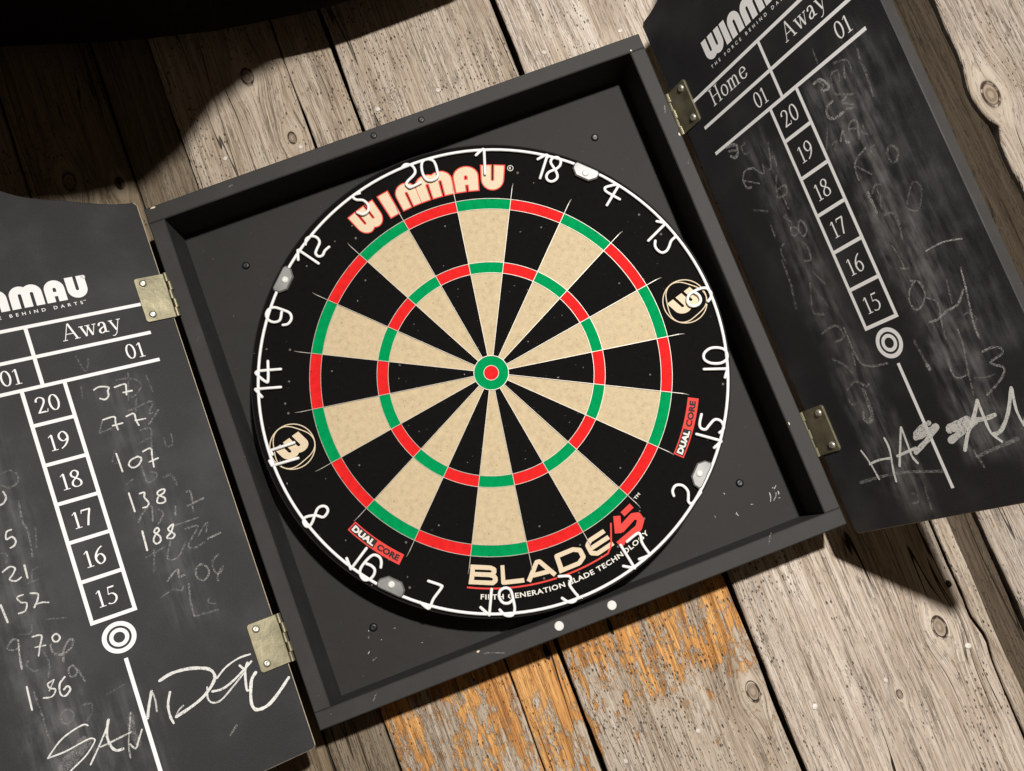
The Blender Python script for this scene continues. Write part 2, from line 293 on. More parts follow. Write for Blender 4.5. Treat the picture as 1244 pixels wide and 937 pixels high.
def thing(name, label, cat, loc=(0, 0, 0)):
    o = D.objects.new(name, None)
    o.empty_display_size = 0.05
    o.location = loc
    o['label'] = label
    o['category'] = cat
    return link(o)


def mesh_obj(name, verts, faces, mats, parent=None, midx=None, smooth=False, scale=MM):
    me = D.meshes.new(name)
    me.from_pydata([tuple(c * scale for c in v) for v in verts], [], faces)
    for mt in (mats if isinstance(mats, (list, tuple)) else [mats]):
        me.materials.append(mt)
    if midx:
        for p, k in zip(me.polygons, midx):
            p.material_index = k
    if smooth:
        for p in me.polygons:
            p.use_smooth = True
    me.update()
    return link(D.objects.new(name, me), parent)


def copy_part(src, parent, M=None):
    o = src.copy()
    COL.objects.link(o)
    o.parent = parent
    if M is not None:
        o.matrix_local = M
    return o


def prism(poly, y0, y1, bev=0.0, back=True):
    """poly (x,z) counter-clockwise seen from the viewer (-Y); front at y0, back at y1."""
    n = len(poly)
    v, f = [], []
    if bev > 0:
        cx = sum(p[0] for p in poly) / n
        cz = sum(p[1] for p in poly) / n
        ins = []
        for i in range(n):
            a, b, c = Vector(poly[i - 1]), Vector(poly[i]), Vector(poly[(i + 1) % n])
            e1 = (b - a).normalized()
            e2 = (c - b).normalized()
            n1 = Vector((-e1.y, e1.x))
            n2 = Vector((-e2.y, e2.x))
            h = (n1 + n2)
            h = h / max(0.3, h.length_squared) * 2
            ins.append(b + h * bev)
        v += [(p[0], y0, p[1]) for p in ins]
        v += [(p[0], y0 + bev, p[1]) for p in poly]
    else:
        v += [(p[0], y0, p[1]) for p in poly]
    v += [(p[0], y1, p[1]) for p in poly]
    f.append(tuple(range(n)))
    rings = len(v) // n
    for r in range(rings - 1):
        for i in range(n):
            j = (i + 1) % n
            f.append((r * n + i, (r + 1) * n + i, (r + 1) * n + j, r * n + j))
    if back:
        f.append(tuple(reversed(range((rings - 1) * n, rings * n))))
    return v, f


def box(x0, x1, y0, y1, z0, z1, bev=0.6):
    return prism([(x0, z0), (x1, z0), (x1, z1), (x0, z1)], y0, y1, bev)


def join(parts):
    V, F = [], []
    for v, f in parts:
        k = len(V)
        V += v
        F += [tuple(i + k for i in q) for q in f]
    return V, F


def smooth_line(pts, sub=5, closed=False):
    if len(pts) < 3:
        return [Vector(p) for p in pts]
    P = [Vector(p) for p in pts]
    if (P[0] - P[-1]).length < 1e-6:
        closed = True
        P = P[:-1]
    out = []
    n = len(P)
    for i in range(n if closed else n - 1):
        if closed:
            a, b, c, d = P[i - 1], P[i], P[(i + 1) % n], P[(i + 2) % n]
        else:
            a, b, c, d = P[max(i - 1, 0)], P[i], P[i + 1], P[min(i + 2, n - 1)]
        for k in range(sub):
            t = k / sub
            out.append(0.5 * ((2 * b) + (c - a) * t + (2 * a - 5 * b + 4 * c - d) * t * t + (3 * b - a - 3 * c + d) * t ** 3))
    out.append(P[0].copy() if closed else P[-1])
    return out


def tube(pts, rad, sides=8, y=0.0, closed=False):
    """round wire along (x,z) points in the plane y, with rounded ends."""
    P = [Vector((p[0], y, p[1])) for p in pts]
    if closed:
        P = P[:-1]
    V, F = [], []
    n = len(P)
    rings = []
    for i in range(n):
        if closed:
            t = P[(i + 1) % n] - P[i - 1]
        else:
            t = P[min(i + 1, n - 1)] - P[max(i - 1, 0)]
        t.normalize()
        s = Vector((0, -1, 0))
        r = t.cross(s)
        rings.append((P[i], r, s, rad))
    if not closed:
        t0 = (P[0] - P[1]).normalized()
        t1 = (P[-1] - P[-2]).normalized()
        rings.insert(0, (P[0] + t0 * rad * .7, rings[0][1], rings[0][2], rad * .65))
        rings.append((P[-1] + t1 * rad * .7, rings[-1][1], rings[-1][2], rad * .65))
    for c, r, s, q in rings:
        for k in range(sides):
            a = 2 * math.pi * k / sides
            V.append(c + r * math.cos(a) * q + s * math.sin(a) * q)
    m_ = len(rings)
    for i in range(m_ if closed else m_ - 1):
        for k in range(sides):
            a, b = i * sides + k, i * sides + (k + 1) % sides
            c, d = ((i + 1) % m_) * sides + (k + 1) % sides, ((i + 1) % m_) * sides + k
            F.append((a, d, c, b))
    if not closed:
        F.append(tuple(range(sides)))
        F.append(tuple(reversed(range((m_ - 1) * sides, m_ * sides))))
    return [tuple(v) for v in V], F


def union(polys):
    """2-D union of overlapping polygons as clean triangles."""
    vs, fs = [], []
    for p in polys:
        k = len(vs)
        vs += [Vector((a, b)) for a, b in p]
        fs.append(list(range(k, k + len(p))))
    r = geometry.delaunay_2d_cdt(vs, [], fs, 0, 1e-5)
    V, T, OF = r[0], r[2], r[5]
    tris = []
    for t, o in zip(T, OF):
        if o:
            a, b, c = (V[i] for i in t)
            ar = (b - a).cross(c - a)
            if abs(ar) > 1e-9:
                tris.append(tuple(t) if ar > 0 else tuple(reversed(t)))
    return [(v.x, v.y) for v in V], tris


def pen(lines, wd, thin=None, joints=8, butt=True, jit=0.0):
    """polygons of strokes; wd = pen width, thin = vertical width of an elliptic nib."""
    th = wd if thin is None else thin
    P = []
    for L in lines:
        L = [Vector(p) for p in L]
        n = len(L)
        ws = [1 + jit * random.uniform(-1, 1) for _ in L]

        def h(nv):
            return 0.5 * math.sqrt((wd * nv.x) ** 2 + (th * nv.y) ** 2)
        for i in range(n - 1):
            e = L[i + 1] - L[i]
            if e.length < 1e-7:
                continue
            e.normalize()
            nv = Vector((-e.y, e.x))
            k = h(nv)
            k0, k1 = k * ws[i], k * ws[i + 1]
            P.append([L[i] - nv * k0, L[i + 1] - nv * k1, L[i + 1] + nv * k1, L[i] + nv * k0])
        rng = range(1, n - 1) if butt else range(n)
        if butt and n > 2 and (L[0] - L[-1]).length < 1e-6:
            rng = range(0, n - 1)
        for i in rng:
            q = []
            for k in range(joints):
                a = 2 * math.pi * (k + .5) / joints
                q.append(L[i] + Vector((math.cos(a) * wd * .5 * ws[i] * .995, math.sin(a) * th * .5 * ws[i] * .995)))
            P.append(q)
    return [[(v.x, v.y) for v in q] for q in P]


def arc(cx, cy, rx, ry, a0, a1, n=12):
    return [(cx + rx * math.cos(math.radians(a0 + (a1 - a0) * i / n)), cy + ry * math.sin(math.radians(a0 + (a1 - a0) * i / n))) for i in range(n + 1)]


def flat(name, shapes, mat, parent, y, mp=None):
    """one flat print made of several (verts, tris) shapes; mp maps (x,z) in mm."""
    V, F = [], []
    for v, t in shapes:
        k = len(V)
        for a, b in v:
            if mp:
                a, b = mp(a, b)
            V.append((a, y, b))
        F += [tuple(i + k for i in q) for q in t]
    return mesh_obj(name, V, F, mat, parent)


_txt = {}


def sans(s, bold=0.0, sx=1.0, spacing=1.0):
    """built-in font text, cap height 1, starting at x=0."""
    key = (s, bold, sx, spacing)
    if key in _txt:
        return _txt[key]
    c = D.curves.new('t', 'FONT')
    c.body = s
    c.size = 1
    c.offset = bold
    c.space_character = spacing
    c.resolution_u = 4
    o = D.objects.new('t', c)
    COL.objects.link(o)
    bpy.context.view_layer.update()
    me = D.meshes.new_from_object(o)
    k = 1 / 0.70
    v = [(p.co.x * k * sx, p.co.y * k) for p in me.vertices]
    x0 = min(a for a, b in v)
    v = [(a - x0, b) for a, b in v]
    t = []
    for p in me.polygons:
        ids = list(p.vertices)
        a, b, d = (Vector(v[i]) for i in ids[:3])
        t.append(tuple(ids) if (b - a).cross(d - a) > 0 else tuple(reversed(ids)))
    D.objects.remove(o)
    D.curves.remove(c)
    D.meshes.remove(me)
    _txt[key] = (v, t)
    return v, t


def place(sh, x, z, sx, sz=None, rot=0.0):
    sz = sx if sz is None else sz
    c, s = math.cos(rot), math.sin(rot)
    return [(x + a * sx * c - b * sz * s, z + a * sx * s + b * sz * c) for a, b in sh[0]], sh[1]


def fit_text(s, x0, x1, z, h, bold=0.0, spacing=1.0):
    v, t = sans(s, bold, 1.0, spacing)
    wdt = max(a for a, b in v)
    return place((v, t), x0, z, (x1 - x0) / wdt, h)


# serif glyphs: strokes in an em whose capitals and figures are 1 high -> (advance, thick strokes, hair strokes)
def S(*p):
    return smooth_line(p, 6)


SERIF = {
    '0': (.72, [arc(.36, .5, .25, .46, 0, 360, 28)], []),
    '1': (.56, [[(.29, .03), (.29, .93)]], [[(.10, .80), (.29, .95)], [(.10, .02), (.48, .02)]]),
    '2': (.72, [S((.10, .72), (.14, .88), (.32, .97), (.52, .86), (.54, .68), (.42, .46), (.22, .20), (.10, .06))], [[(.08, .05), (.60, .05)], [(.60, .03), (.65, .22)], [(.10, .09), (.50, .09)]]),
    '5': (.70, [S((.19, .56), (.40, .57), (.57, .40), (.55, .18), (.38, .03), (.20, .02), (.08, .08))], [[(.19, .56), (.25, .96)], [(.25, .95), (.60, .95)], [(.25, .91), (.58, .91)]]),
    '6': (.72, [S((.60, .97), (.36, .82), (.16, .55), (.13, .28), (.24, .06), (.38, .02), (.56, .14), (.59, .34), (.48, .53), (.32, .56), (.16, .44))], []),
    '7': (.68, [[(.58, .92), (.40, .46), (.26, .01)]], [[(.10, .94), (.61, .94)], [(.10, .90), (.60, .90)], [(.10, .95), (.06, .76)]]),
    '8': (.72, [S((.36, .53), (.17, .68), (.17, .86), (.36, .98), (.54, .86), (.52, .68), (.36, .53), (.16, .36), (.11, .18), (.22, .05), (.36, .02), (.54, .08), (.60, .22), (.54, .38), (.36, .53))], []),
    '9': (.72, [S((.12, .02), (.36, .17), (.56, .44), (.59, .71), (.48, .93), (.34, .98), (.16, .85), (.13, .65), (.24, .47), (.40, .44), (.56, .55))], []),
    'H': (1.02, [[(.22, .03), (.22, .97)], [(.80, .03), (.80, .97)]], [[(.22, .51), (.80, .51)], [(.06, .02), (.38, .02)], [(.06, .98), (.38, .98)], [(.64, .02), (.96, .02)], [(.64, .98), (.96, .98)]]),
    'A': (1.00, [[(.49, .98), (.83, .03)]], [[(.48, .98), (.14, .03)], [(.26, .36), (.70, .36)], [(.02, .02), (.28, .02)], [(.68, .02), (.98, .02)]]),
    'o': (.72, [arc(.36, .33, .25, .31, 0, 360, 24)], []),
    'm': (1.14, [[(.19, .03), (.19, .63)], S((.191, .497), (.32, .62), (.46, .601), (.521, .46), (.523, .25), (.522, .031)), S((.527, .493), (.66, .617), (.80, .598), (.871, .46), (.873, .25), (.872, .031))],
          [[(.05, .02), (.33, .02)], [(.40, .02), (.66, .02)], [(.75, .02), (1.02, .02)], [(.04, .60), (.19, .65)]]),
    'e': (.66, [S((.12, .38), (.58, .40), (.52, .58), (.36, .65), (.18, .56), (.11, .36), (.16, .13), (.34, .02), (.50, .06), (.60, .18))], []),
    'w': (1.02, [[(.16, .62), (.36, .03)], [(.52, .62), (.70, .03)]], [[(.36, .03), (.53, .60)], [(.71, .03), (.90, .63)], [(.03, .64), (.28, .64)], [(.38, .64), (.66, .64)], [(.78, .64), (1.00, .64)]]),
    'a': (.66, [S((.12, .48), (.18, .62), (.34, .65), (.44, .54), (.44, .30), (.44, .08), (.58, .04)), S((.44, .40), (.24, .32), (.11, .20), (.14, .06), (.26, .03), (.44, .14))], []),
    'y': (.74, [[(.15, .62), (.38, .05)]], [S((.62, .63), (.48, .26), (.34, -.12), (.20, -.26), (.08, -.25)), [(.03, .64), (.28, .64)], [(.50, .64), (.73, .64)]]),
}
_ser = {}


def serif(s, x, z, h, wx=1.0, track=1.0):
    out = []
    for ch in s:
        adv, thick, hair = SERIF[ch]
        if ch not in _ser:
            _ser[ch] = union(pen(thick, .115, .045, 8, True) + pen(hair, .042, .042, 8, True))
        out.append(place(_ser[ch], x, z, h * wx, h))
        x += adv * h * wx * track
    return out


# rounded display letters of the logo: stem and slot in units of the letter height
ST, SL = .345, .135


def logo_glyph(ch, grow=0.0):
    s, wd = ST / 2, ST + grow
    pit = ST + SL
    top = 1 - s
    g = grow / 2
    if ch == 'I':
        return ST, pen([[(s, -g), (s, 1 + g)]], wd)
    if ch in 'NUA':
        r = pit / 2
        L = [(s, -g)] + [(s, top - r)] + arc(s + r, top - r, r, r, 180, 0, 14)[1:] + [(s + pit, -g)]
        if ch == 'U':
            L = [(a, 1 - b) for a, b in L]
        P = pen([L], wd, joints=14)
        if ch == 'A':
            P += pen([[(s, .36), (s + pit, .36)]], .20 + grow)
        return pit + ST, P
    if ch in 'MW':
        r = pit / 2
        L1 = [(s, -g)] + [(s, top - r)] + arc(s + r, top - r, r, r, 180, 0, 14)[1:] + [(s + pit, -g)]
        L2 = [(a + pit, b) for a, b in L1]
        P = [L1, L2]
        if ch == 'W':
            P = [[(a, 1 - b) for a, b in L] for L in P]
        return 2 * pit + ST, pen(P, wd, joints=14)


# ------------------------------------------------------------------ materials
def new_mat(name):
    mt = D.materials.new(name)
    mt.use_nodes = True
    nt = mt.node_tree
    return mt, nt, nt.nodes['Principled BSDF']


class NT:
    """short-hand for building shader graphs"""

    def __init__(s, nt):
        s.nt = nt

    def n(s, typ, **kw):
        nd = s.nt.nodes.new('ShaderNode' + typ)
        for k, v in kw.items():
            setattr(nd, k, v)
        return nd

    def put(s, sock, v):
        if isinstance(v, bpy.types.NodeSocket):
            s.nt.links.new(v, sock)
        elif v is not None:
            sock.default_value = v

    def math(s, op, a, b=None, c=None, clamp=False):
        nd = s.n('Math', operation=op, use_clamp=clamp)
        for i, v in enumerate((a, b, c)):
            s.put(nd.inputs[i], v)
        return nd.outputs[0]

    def comb(s, x, y, z):
        nd = s.n('CombineXYZ')
        for i, v in enumerate((x, y, z)):
            s.put(nd.inputs[i], v)
        return nd.outputs[0]

    def noise(s, vec, scale=1.0, detail=4.0, rough=.55, dist=0.0):
        nd = s.n('TexNoise')
        s.put(nd.inputs['Vector'], vec)
        nd.inputs['Scale'].default_value = scale
        nd.inputs['Detail'].default_value = detail
        nd.inputs['Roughness'].default_value = rough
        nd.inputs['Distortion'].default_value = dist
        return nd.outputs['Fac']

    def ramp(s, fac, stops):
        nd = s.n('ValToRGB')
        el = nd.color_ramp.elements
        while len(el) > 1:
            el.remove(el[-1])
        for i, (p, c) in enumerate(stops):
            e = el[0] if i == 0 else el.new(p)
            e.position = p
            e.color = (c, c, c, 1) if isinstance(c, (int, float)) else (*c, 1)
        s.put(nd.inputs[0], fac)
        return nd.outputs[0]

    def mix(s, fac, a, b):
        nd = s.n('Mix', data_type='RGBA')
        s.put(nd.inputs[0], fac)
        for k, v in ((6, a), (7, b)):
            s.put(nd.inputs[k], (*v, 1) if isinstance(v, tuple) else v)
        return nd.outputs[2]

    def step(s, v, lo, hi):
        nd = s.n('MapRange', interpolation_type='SMOOTHSTEP')
        s.put(nd.inputs[0], v)
        nd.inputs[1].default_value = lo
        nd.inputs[2].default_value = hi
        return nd.outputs[0]

    def bump(s, h, strength, dist):
        nd = s.n('Bump')
        nd.inputs['Strength'].default_value = strength
        nd.inputs['Distance'].default_value = dist
        s.put(nd.inputs['Height'], h)
        return nd.outputs[0]

    def obj(s):
        t = s.n('TexCoord').outputs['Object']
        x = s.n('SeparateXYZ')
        s.put(x.inputs[0], t)
        return t, x.outputs[0], x.outputs[1], x.outputs[2]


def plain(name, col, rough=.5, metal=0.0, vary=0.12, scale=60, bump=0.0, spec=.5, fleck=None):
    mt, nt, b = new_mat(name)
    N = NT(nt)
    t, x, y, z = N.obj()
    nz = N.noise(t, scale, 5, .6)
    dk = tuple(c * (1 - vary) for c in col)
    lt = tuple(min(1, c * (1 + vary)) for c in col)
    c = N.ramp(nz, [(.3, dk), (.7, lt)])
    if fleck:
        fc, fs, thr = fleck
        f = N.step(N.noise(t, fs, 2, .5), thr, thr + .05)
        c = N.mix(f, c, fc)
    N.put(b.inputs['Base Color'], c)
    b.inputs['Roughness'].default_value = rough
    b.inputs['Metallic'].default_value = metal
    b.inputs['Specular IOR Level'].default_value = spec
    if bump:
        N.put(b.inputs['Normal'], N.bump(N.noise(t, scale * 6, 3), bump, .0006))
    return mt


def sisal(name, col, spots=(.30, .22, .13), amount=.68):
    """dense fibre ends: fine speckle, a few dart holes"""
    mt, nt, b = new_mat(name)
    N = NT(nt)
    t, x, y, z = N.obj()
    fine = N.noise(t, 1500, 3, .6)
    mid = N.noise(t, 170, 4, .6)
    v = N.math('ADD', N.math('MULTIPLY', fine, .45), N.math('MULTIPLY', mid, .55))
    c = N.ramp(v, [(.34, tuple(q * .80 for q in col)), (.5, col), (.68, tuple(min(1, q * 1.14) for q in col))])
    sp = N.step(N.noise(t, 420, 2, .5), amount, amount + .06)
    c = N.mix(N.math('MULTIPLY', sp, .75), c, spots)
    vo = N.n('TexVoronoi')
    N.put(vo.inputs['Vector'], t)
    vo.inputs['Scale'].default_value = 95
    sel = N.n('SeparateColor')
    N.put(sel.inputs[0], vo.outputs['Color'])
    hole = N.math('MULTIPLY', N.math('LESS_THAN', vo.outputs['Distance'], .11), N.math('GREATER_THAN', sel.outputs[0], .80))
    c = N.mix(N.math('MULTIPLY', hole, .6), c, spots)
    N.put(b.inputs['Base Color'], c)
    b.inputs['Roughness'].default_value = .9
    b.inputs['Specular IOR Level'].default_value = .05
    N.put(b.inputs['Normal'], N.bump(N.math('SUBTRACT', v, N.math('MULTIPLY', hole, .8)), .35, .0005))
    return mt


def wood(name, seed, tone=1.0, warm=.08, worms=.5, orange=None, knots=(), cracks=1.0, dark=0.0):
    mt, nt, b = new_mat(name)
    N = NT(nt)
    t, x, y, z = N.obj()
    off = N.comb(seed * 3.17, seed * 1.31, seed * 7.7)
    vadd = N.n('VectorMath', operation='ADD')
    N.put(vadd.inputs[0], N.comb(N.math('MULTIPLY', x, 9.0), 0.0, N.math('MULTIPLY', z, 2.6)))
    N.put(vadd.inputs[1], off)
    wp = N.math('MULTIPLY', N.math('SUBTRACT', N.noise(vadd.outputs[0], 1, 3, .5), .5), .016)
    u = N.math('ADD', x, wp)
    kd = None
    kring = None
    for (kx, kz, kr) in knots:
        dx = N.math('SUBTRACT', x, kx * MM)
        dz = N.math('MULTIPLY', N.math('SUBTRACT', z, kz * MM), .62)
        d = N.math('SQRT', N.math('ADD', N.math('MULTIPLY', dx, dx), N.math('MULTIPLY', dz, dz)))
        q = N.math('DIVIDE', d, kr * 1.9 * MM)
        e = N.math('POWER', 2.718, N.math('MULTIPLY', N.math('MULTIPLY', q, q), -1.0))
        u = N.math('SUBTRACT', u, N.math('MULTIPLY', dx, e))
        dd = N.math('DIVIDE', d, kr * MM)
        kd = dd if kd is None else N.math('MINIMUM', kd, dd)
    uz = N.math('MULTIPLY', z, 1.0)

    def gv(sx, sz, k):
        va = N.n('VectorMath', operation='ADD')
        N.put(va.inputs[0], N.comb(N.math('MULTIPLY', u, sx), k, N.math('MULTIPLY', uz, sz)))
        N.put(va.inputs[1], off)
        return va.outputs[0]
    g1 = N.noise(gv(210, 5.0, 1.0), 1, 5, .70)
    g2 = N.noise(gv(520, 16, 2.0), 1, 4, .70)
    g3 = N.noise(gv(24, 1.6, 3.0), 1, 3, .55)
    blot = N.noise(gv(34, 12, 4.0), 1, 5, .65)
    flk = N.noise(gv(430, 62, 11.0), 1, 3, .6)
    v = N.math('ADD', N.math('ADD', N.math('MULTIPLY', g1, .30), N.math('MULTIPLY', g2, .40)),
               N.math('ADD', N.math('MULTIPLY', g3, .22), N.math('ADD', N.math('MULTIPLY', blot, .14), N.math('MULTIPLY', flk, .06))))

    def tn(r, g, bb):
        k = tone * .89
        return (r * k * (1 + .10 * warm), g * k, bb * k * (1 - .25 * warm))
    v = N.math('SUBTRACT', v, .03)
    c = N.ramp(v, [(.36, tn(.14, .100, .070)), (.43, tn(.31, .238, .175)), (.495, tn(.50, .408, .318)), (.555, tn(.63, .540, .445)), (.65, tn(.77, .69, .59))])
    fm = N.step(N.math('ADD', flk, N.math('MULTIPLY', N.math('SUBTRACT', blot, .5), .35)), .60, .67)
    c = N.mix(N.math('MULTIPLY', fm, .42), c, tn(.17, .12, .084))
    # thin dark grain lines, pale raised fibres
    gl = N.math('ABSOLUTE', N.math('SUBTRACT', N.noise(gv(170, 2.6, 21.0), 1, 3, .55), .5))
    gl = N.math('MULTIPLY', N.math('SUBTRACT', 1.0, N.step(gl, .004, .024)), N.step(blot, .40, .60))
    c = N.mix(N.math('MULTIPLY', gl, .34), c, tn(.13, .092, .063))
    pf = N.step(N.math('ADD', N.noise(gv(480, 30, 23.0), 1, 3, .65), N.math('MULTIPLY', N.math('SUBTRACT', g3, .5), .3)), .585, .66)
    c = N.mix(N.math('MULTIPLY', pf, .30), c, tn(.84, .77, .68))
    stain = N.step(N.noise(gv(13, 3.4, 31.0), 1, 4, .6), .50, .70)
    c = N.mix(N.math('MULTIPLY', stain, .34), c, tn(.20, .150, .112))
    hgt = N.math('ADD', N.math('SUBTRACT', v, N.math('MULTIPLY', gl, .30)), N.math('SUBTRACT', N.math('MULTIPLY', pf, .22), N.math('MULTIPLY', fm, .22)))
    if orange:
        z0, z1, amt = orange           # strongest at z0, gone at z1
        zz = N.n('MapRange')
        N.put(zz.inputs[0], z)
        zz.inputs[1].default_value = z0 * MM
        zz.inputs[2].default_value = z1 * MM
        zz.inputs[3].default_value = amt
        zz.inputs[4].default_value = 0.0
        om = N.math('ADD', N.math('MULTIPLY', N.noise(gv(40, 15, 8.0), 1, 8, .74), .66), N.math('MULTIPLY', N.noise(gv(300, 75, 9.0), 1, 4, .7), .36))
        om = N.math('ADD', om, zz.outputs[0])
        om = N.math('MULTIPLY', N.step(om, .635, .685), N.math('SUBTRACT', 1.0, N.step(z, -.14, -.10)))
        oc = N.ramp(N.math('ADD', N.math('MULTIPLY', g2, .6), N.math('MULTIPLY', g1, .4)), [(.36, (.20, .066, .014)), (.46, (.50, .205, .040)), (.54, (.70, .335, .080)), (.66, (.82, .52, .21))])
        c = N.mix(N.math('MULTIPLY', om, .86), c, oc)
        c = N.mix(N.math('MULTIPLY', N.math('MULTIPLY', gl, om), .55), c, (.10, .04, .012))
        hgt = N.math('SUBTRACT', hgt, N.math('MULTIPLY', om, .25))
    # long drying cracks
    cn = N.noise(gv(42, 1.5, 5.0), 1, 2, .45)
    ca = N.math('ABSOLUTE', N.math('SUBTRACT', cn, .5))
    cm = N.math('MULTIPLY', N.math('SUBTRACT', 1.0, N.step(ca, .002, .0075)), N.step(N.noise(gv(9, 3.0, 6.0), 1, 2), .5, .56))
    cm = N.math('MULTIPLY', cm, cracks)
    if kd is not None:
        cm = N.math('MULTIPLY', cm, N.step(kd, 1.6, 2.6))
    c = N.mix(N.math('MULTIPLY', cm, .85), c, (.035, .024, .016))
    hgt = N.math('SUBTRACT', hgt, N.math('MULTIPLY', cm, 1.2))
    # worm holes
    if worms > 0:
        for sx, sz, thr, rad in ((240, 130, 1.0 - .30 * worms, .17), (420, 200, 1.0 - .26 * worms, .22)):
            vo = N.n('TexVoronoi', voronoi_dimensions='2D')
            N.put(vo.inputs['Vector'], N.comb(N.math('MULTIPLY', x, sx), N.math('MULTIPLY', z, sz), 0.0))
            vo.inputs['Scale'].default_value = 1
            sel = N.n('SeparateColor')
            N.put(sel.inputs[0], vo.outputs['Color'])
            dens = N.math('MULTIPLY', N.noise(gv(22, 9, 7.0), 1, 3), 1.25)
            hm = N.math('MULTIPLY', N.math('LESS_THAN', vo.outputs['Distance'], N.math('MULTIPLY_ADD', sel.outputs[1], rad * .9, rad * .45)), N.math('GREATER_THAN', N.math('ADD', sel.outputs[0], N.math('SUBTRACT', dens, .66)), thr))
            c = N.mix(N.math('MULTIPLY', hm, .80), c, (.035, .022, .013))
            hgt = N.math('SUBTRACT', hgt, N.math('MULTIPLY', hm, .9))
    if kd is not None:
        ringw = N.math('SINE', N.math('ADD', N.math('MULTIPLY', kd, 14.0), N.math('MULTIPLY', blot, 14.0)))
        inside = N.math('SUBTRACT', 1.0, N.step(kd, .55, .66))
        kc = N.ramp(N.math('ADD', N.math('MULTIPLY', ringw, .25), N.math('MULTIPLY', g2, .9)), [(.2, (.17, .122, .088)), (.75, (.36, .285, .215))])
        c = N.mix(N.math('MULTIPLY', inside, .85), c, kc)
        rim = N.math('MULTIPLY', N.step(kd, .50, .60), N.math('SUBTRACT', 1.0, N.step(kd, .66, .78)))
        c = N.mix(N.math('MULTIPLY', rim, N.step(N.noise(t, 160, 2), .38, .55)), c, (.05, .034, .022))
        halo = N.math('MULTIPLY', N.step(kd, .75, .95), N.math('SUBTRACT', 1.0, N.step(kd, 1.2, 2.2)))
        c = N.mix(N.math('MULTIPLY', halo, .30), c, (.55, .47, .37))
        hgt = N.math('SUBTRACT', hgt, N.math('MULTIPLY', rim, .7))
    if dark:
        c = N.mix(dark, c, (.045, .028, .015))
    N.put(b.inputs['Base Color'], c)
    b.inputs['Roughness'].default_value = .82
    b.inputs['Specular IOR Level'].default_value = .2
    N.put(b.inputs['Normal'], N.bump(hgt, .95, .0034))
    return mt


def chalkboard(name, streaks):
    """matt black blackboard paint with wiped chalk haze; streaks = (s centre, half width, v low, v high, amount) in mm"""
    mt, nt, b = new_mat(name)
    N = NT(nt)
    t, x, y, z = N.obj()
    speck = N.noise(t, 900, 3, .7)
    soft = N.noise(t, 14, 4, .55)
    c = N.ramp(speck, [(.30, (.0095, .0098, .0110)), (.55, (.0155, .0160, .0180)), (.75, (.036, .037, .041))])
    haze = N.math('MULTIPLY', N.step(soft, .42, .75), .03)
    for s0, hw, v0, v1, am in streaks:
        sx = N.math('DIVIDE', N.math('SUBTRACT', x, s0 * MM), hw * MM)
        wob = N.math('MULTIPLY', N.math('SUBTRACT', N.noise(t, 22, 3), .5), 1.6)
        band = N.math('SUBTRACT', 1.0, N.step(N.math('ABSOLUTE', N.math('ADD', sx, wob)), .25, 1.0))
        zv = N.math('MULTIPLY', N.step(z, (v0 - 12) * MM, (v0 + 12) * MM), N.math('SUBTRACT', 1.0, N.step(z, (v1 - 12) * MM, (v1 + 12) * MM)))
        st = N.noise(N.comb(N.math('MULTIPLY', x, 150), 0.0, N.math('MULTIPLY', z, 22)), 1, 5, .6)
        st = N.math('ADD', N.math('MULTIPLY', N.step(st, .36, .72), .75), N.math('MULTIPLY', N.step(N.noise(t, 55, 4), .4, .7), .4))
        haze = N.math('ADD', haze, N.math('MULTIPLY', N.math('MULTIPLY', band, zv), N.math('MULTIPLY', st, am)))
    c = N.mix(N.math('MINIMUM', haze, .8), c, (.62, .62, .62))
    N.put(b.inputs['Base Color'], c)
    b.inputs['Roughness'].default_value = .62
    b.inputs['Specular IOR Level'].default_value = .3
    N.put(b.inputs['Normal'], N.bump(speck, .25, .0004))
    return mt


def chalk_mat():
    mt, nt, b = new_mat('chalk')
    N = NT(nt)
    t, x, y, z = N.obj()
    g = N.math('ADD', N.math('MULTIPLY', N.noise(t, 1100, 2, .7), .65), N.math('MULTIPLY', N.noise(t, 260, 3, .6), .35))
    at = N.n('Attribute', attribute_name='pressure')
    thr = N.math('MULTIPLY_ADD', at.outputs['Fac'], -.15, .545)
    cov = N.n('MapRange', interpolation_type='SMOOTHSTEP')
    N.put(cov.inputs[0], N.math('SUBTRACT', g, thr))
    cov.inputs[1].default_value = -.08
    cov.inputs[2].default_value = .09
    al = N.math('MULTIPLY', cov.outputs[0], N.math('MULTIPLY_ADD', at.outputs['Fac'], .95, .0), clamp=True)
    N.put(b.inputs['Alpha'], al)
    b.inputs['Base Color'].default_value = (.80, .80, .77, 1)
    b.inputs['Roughness'].default_value = 1
    b.inputs['Specular IOR Level'].default_value = .05
    return mt


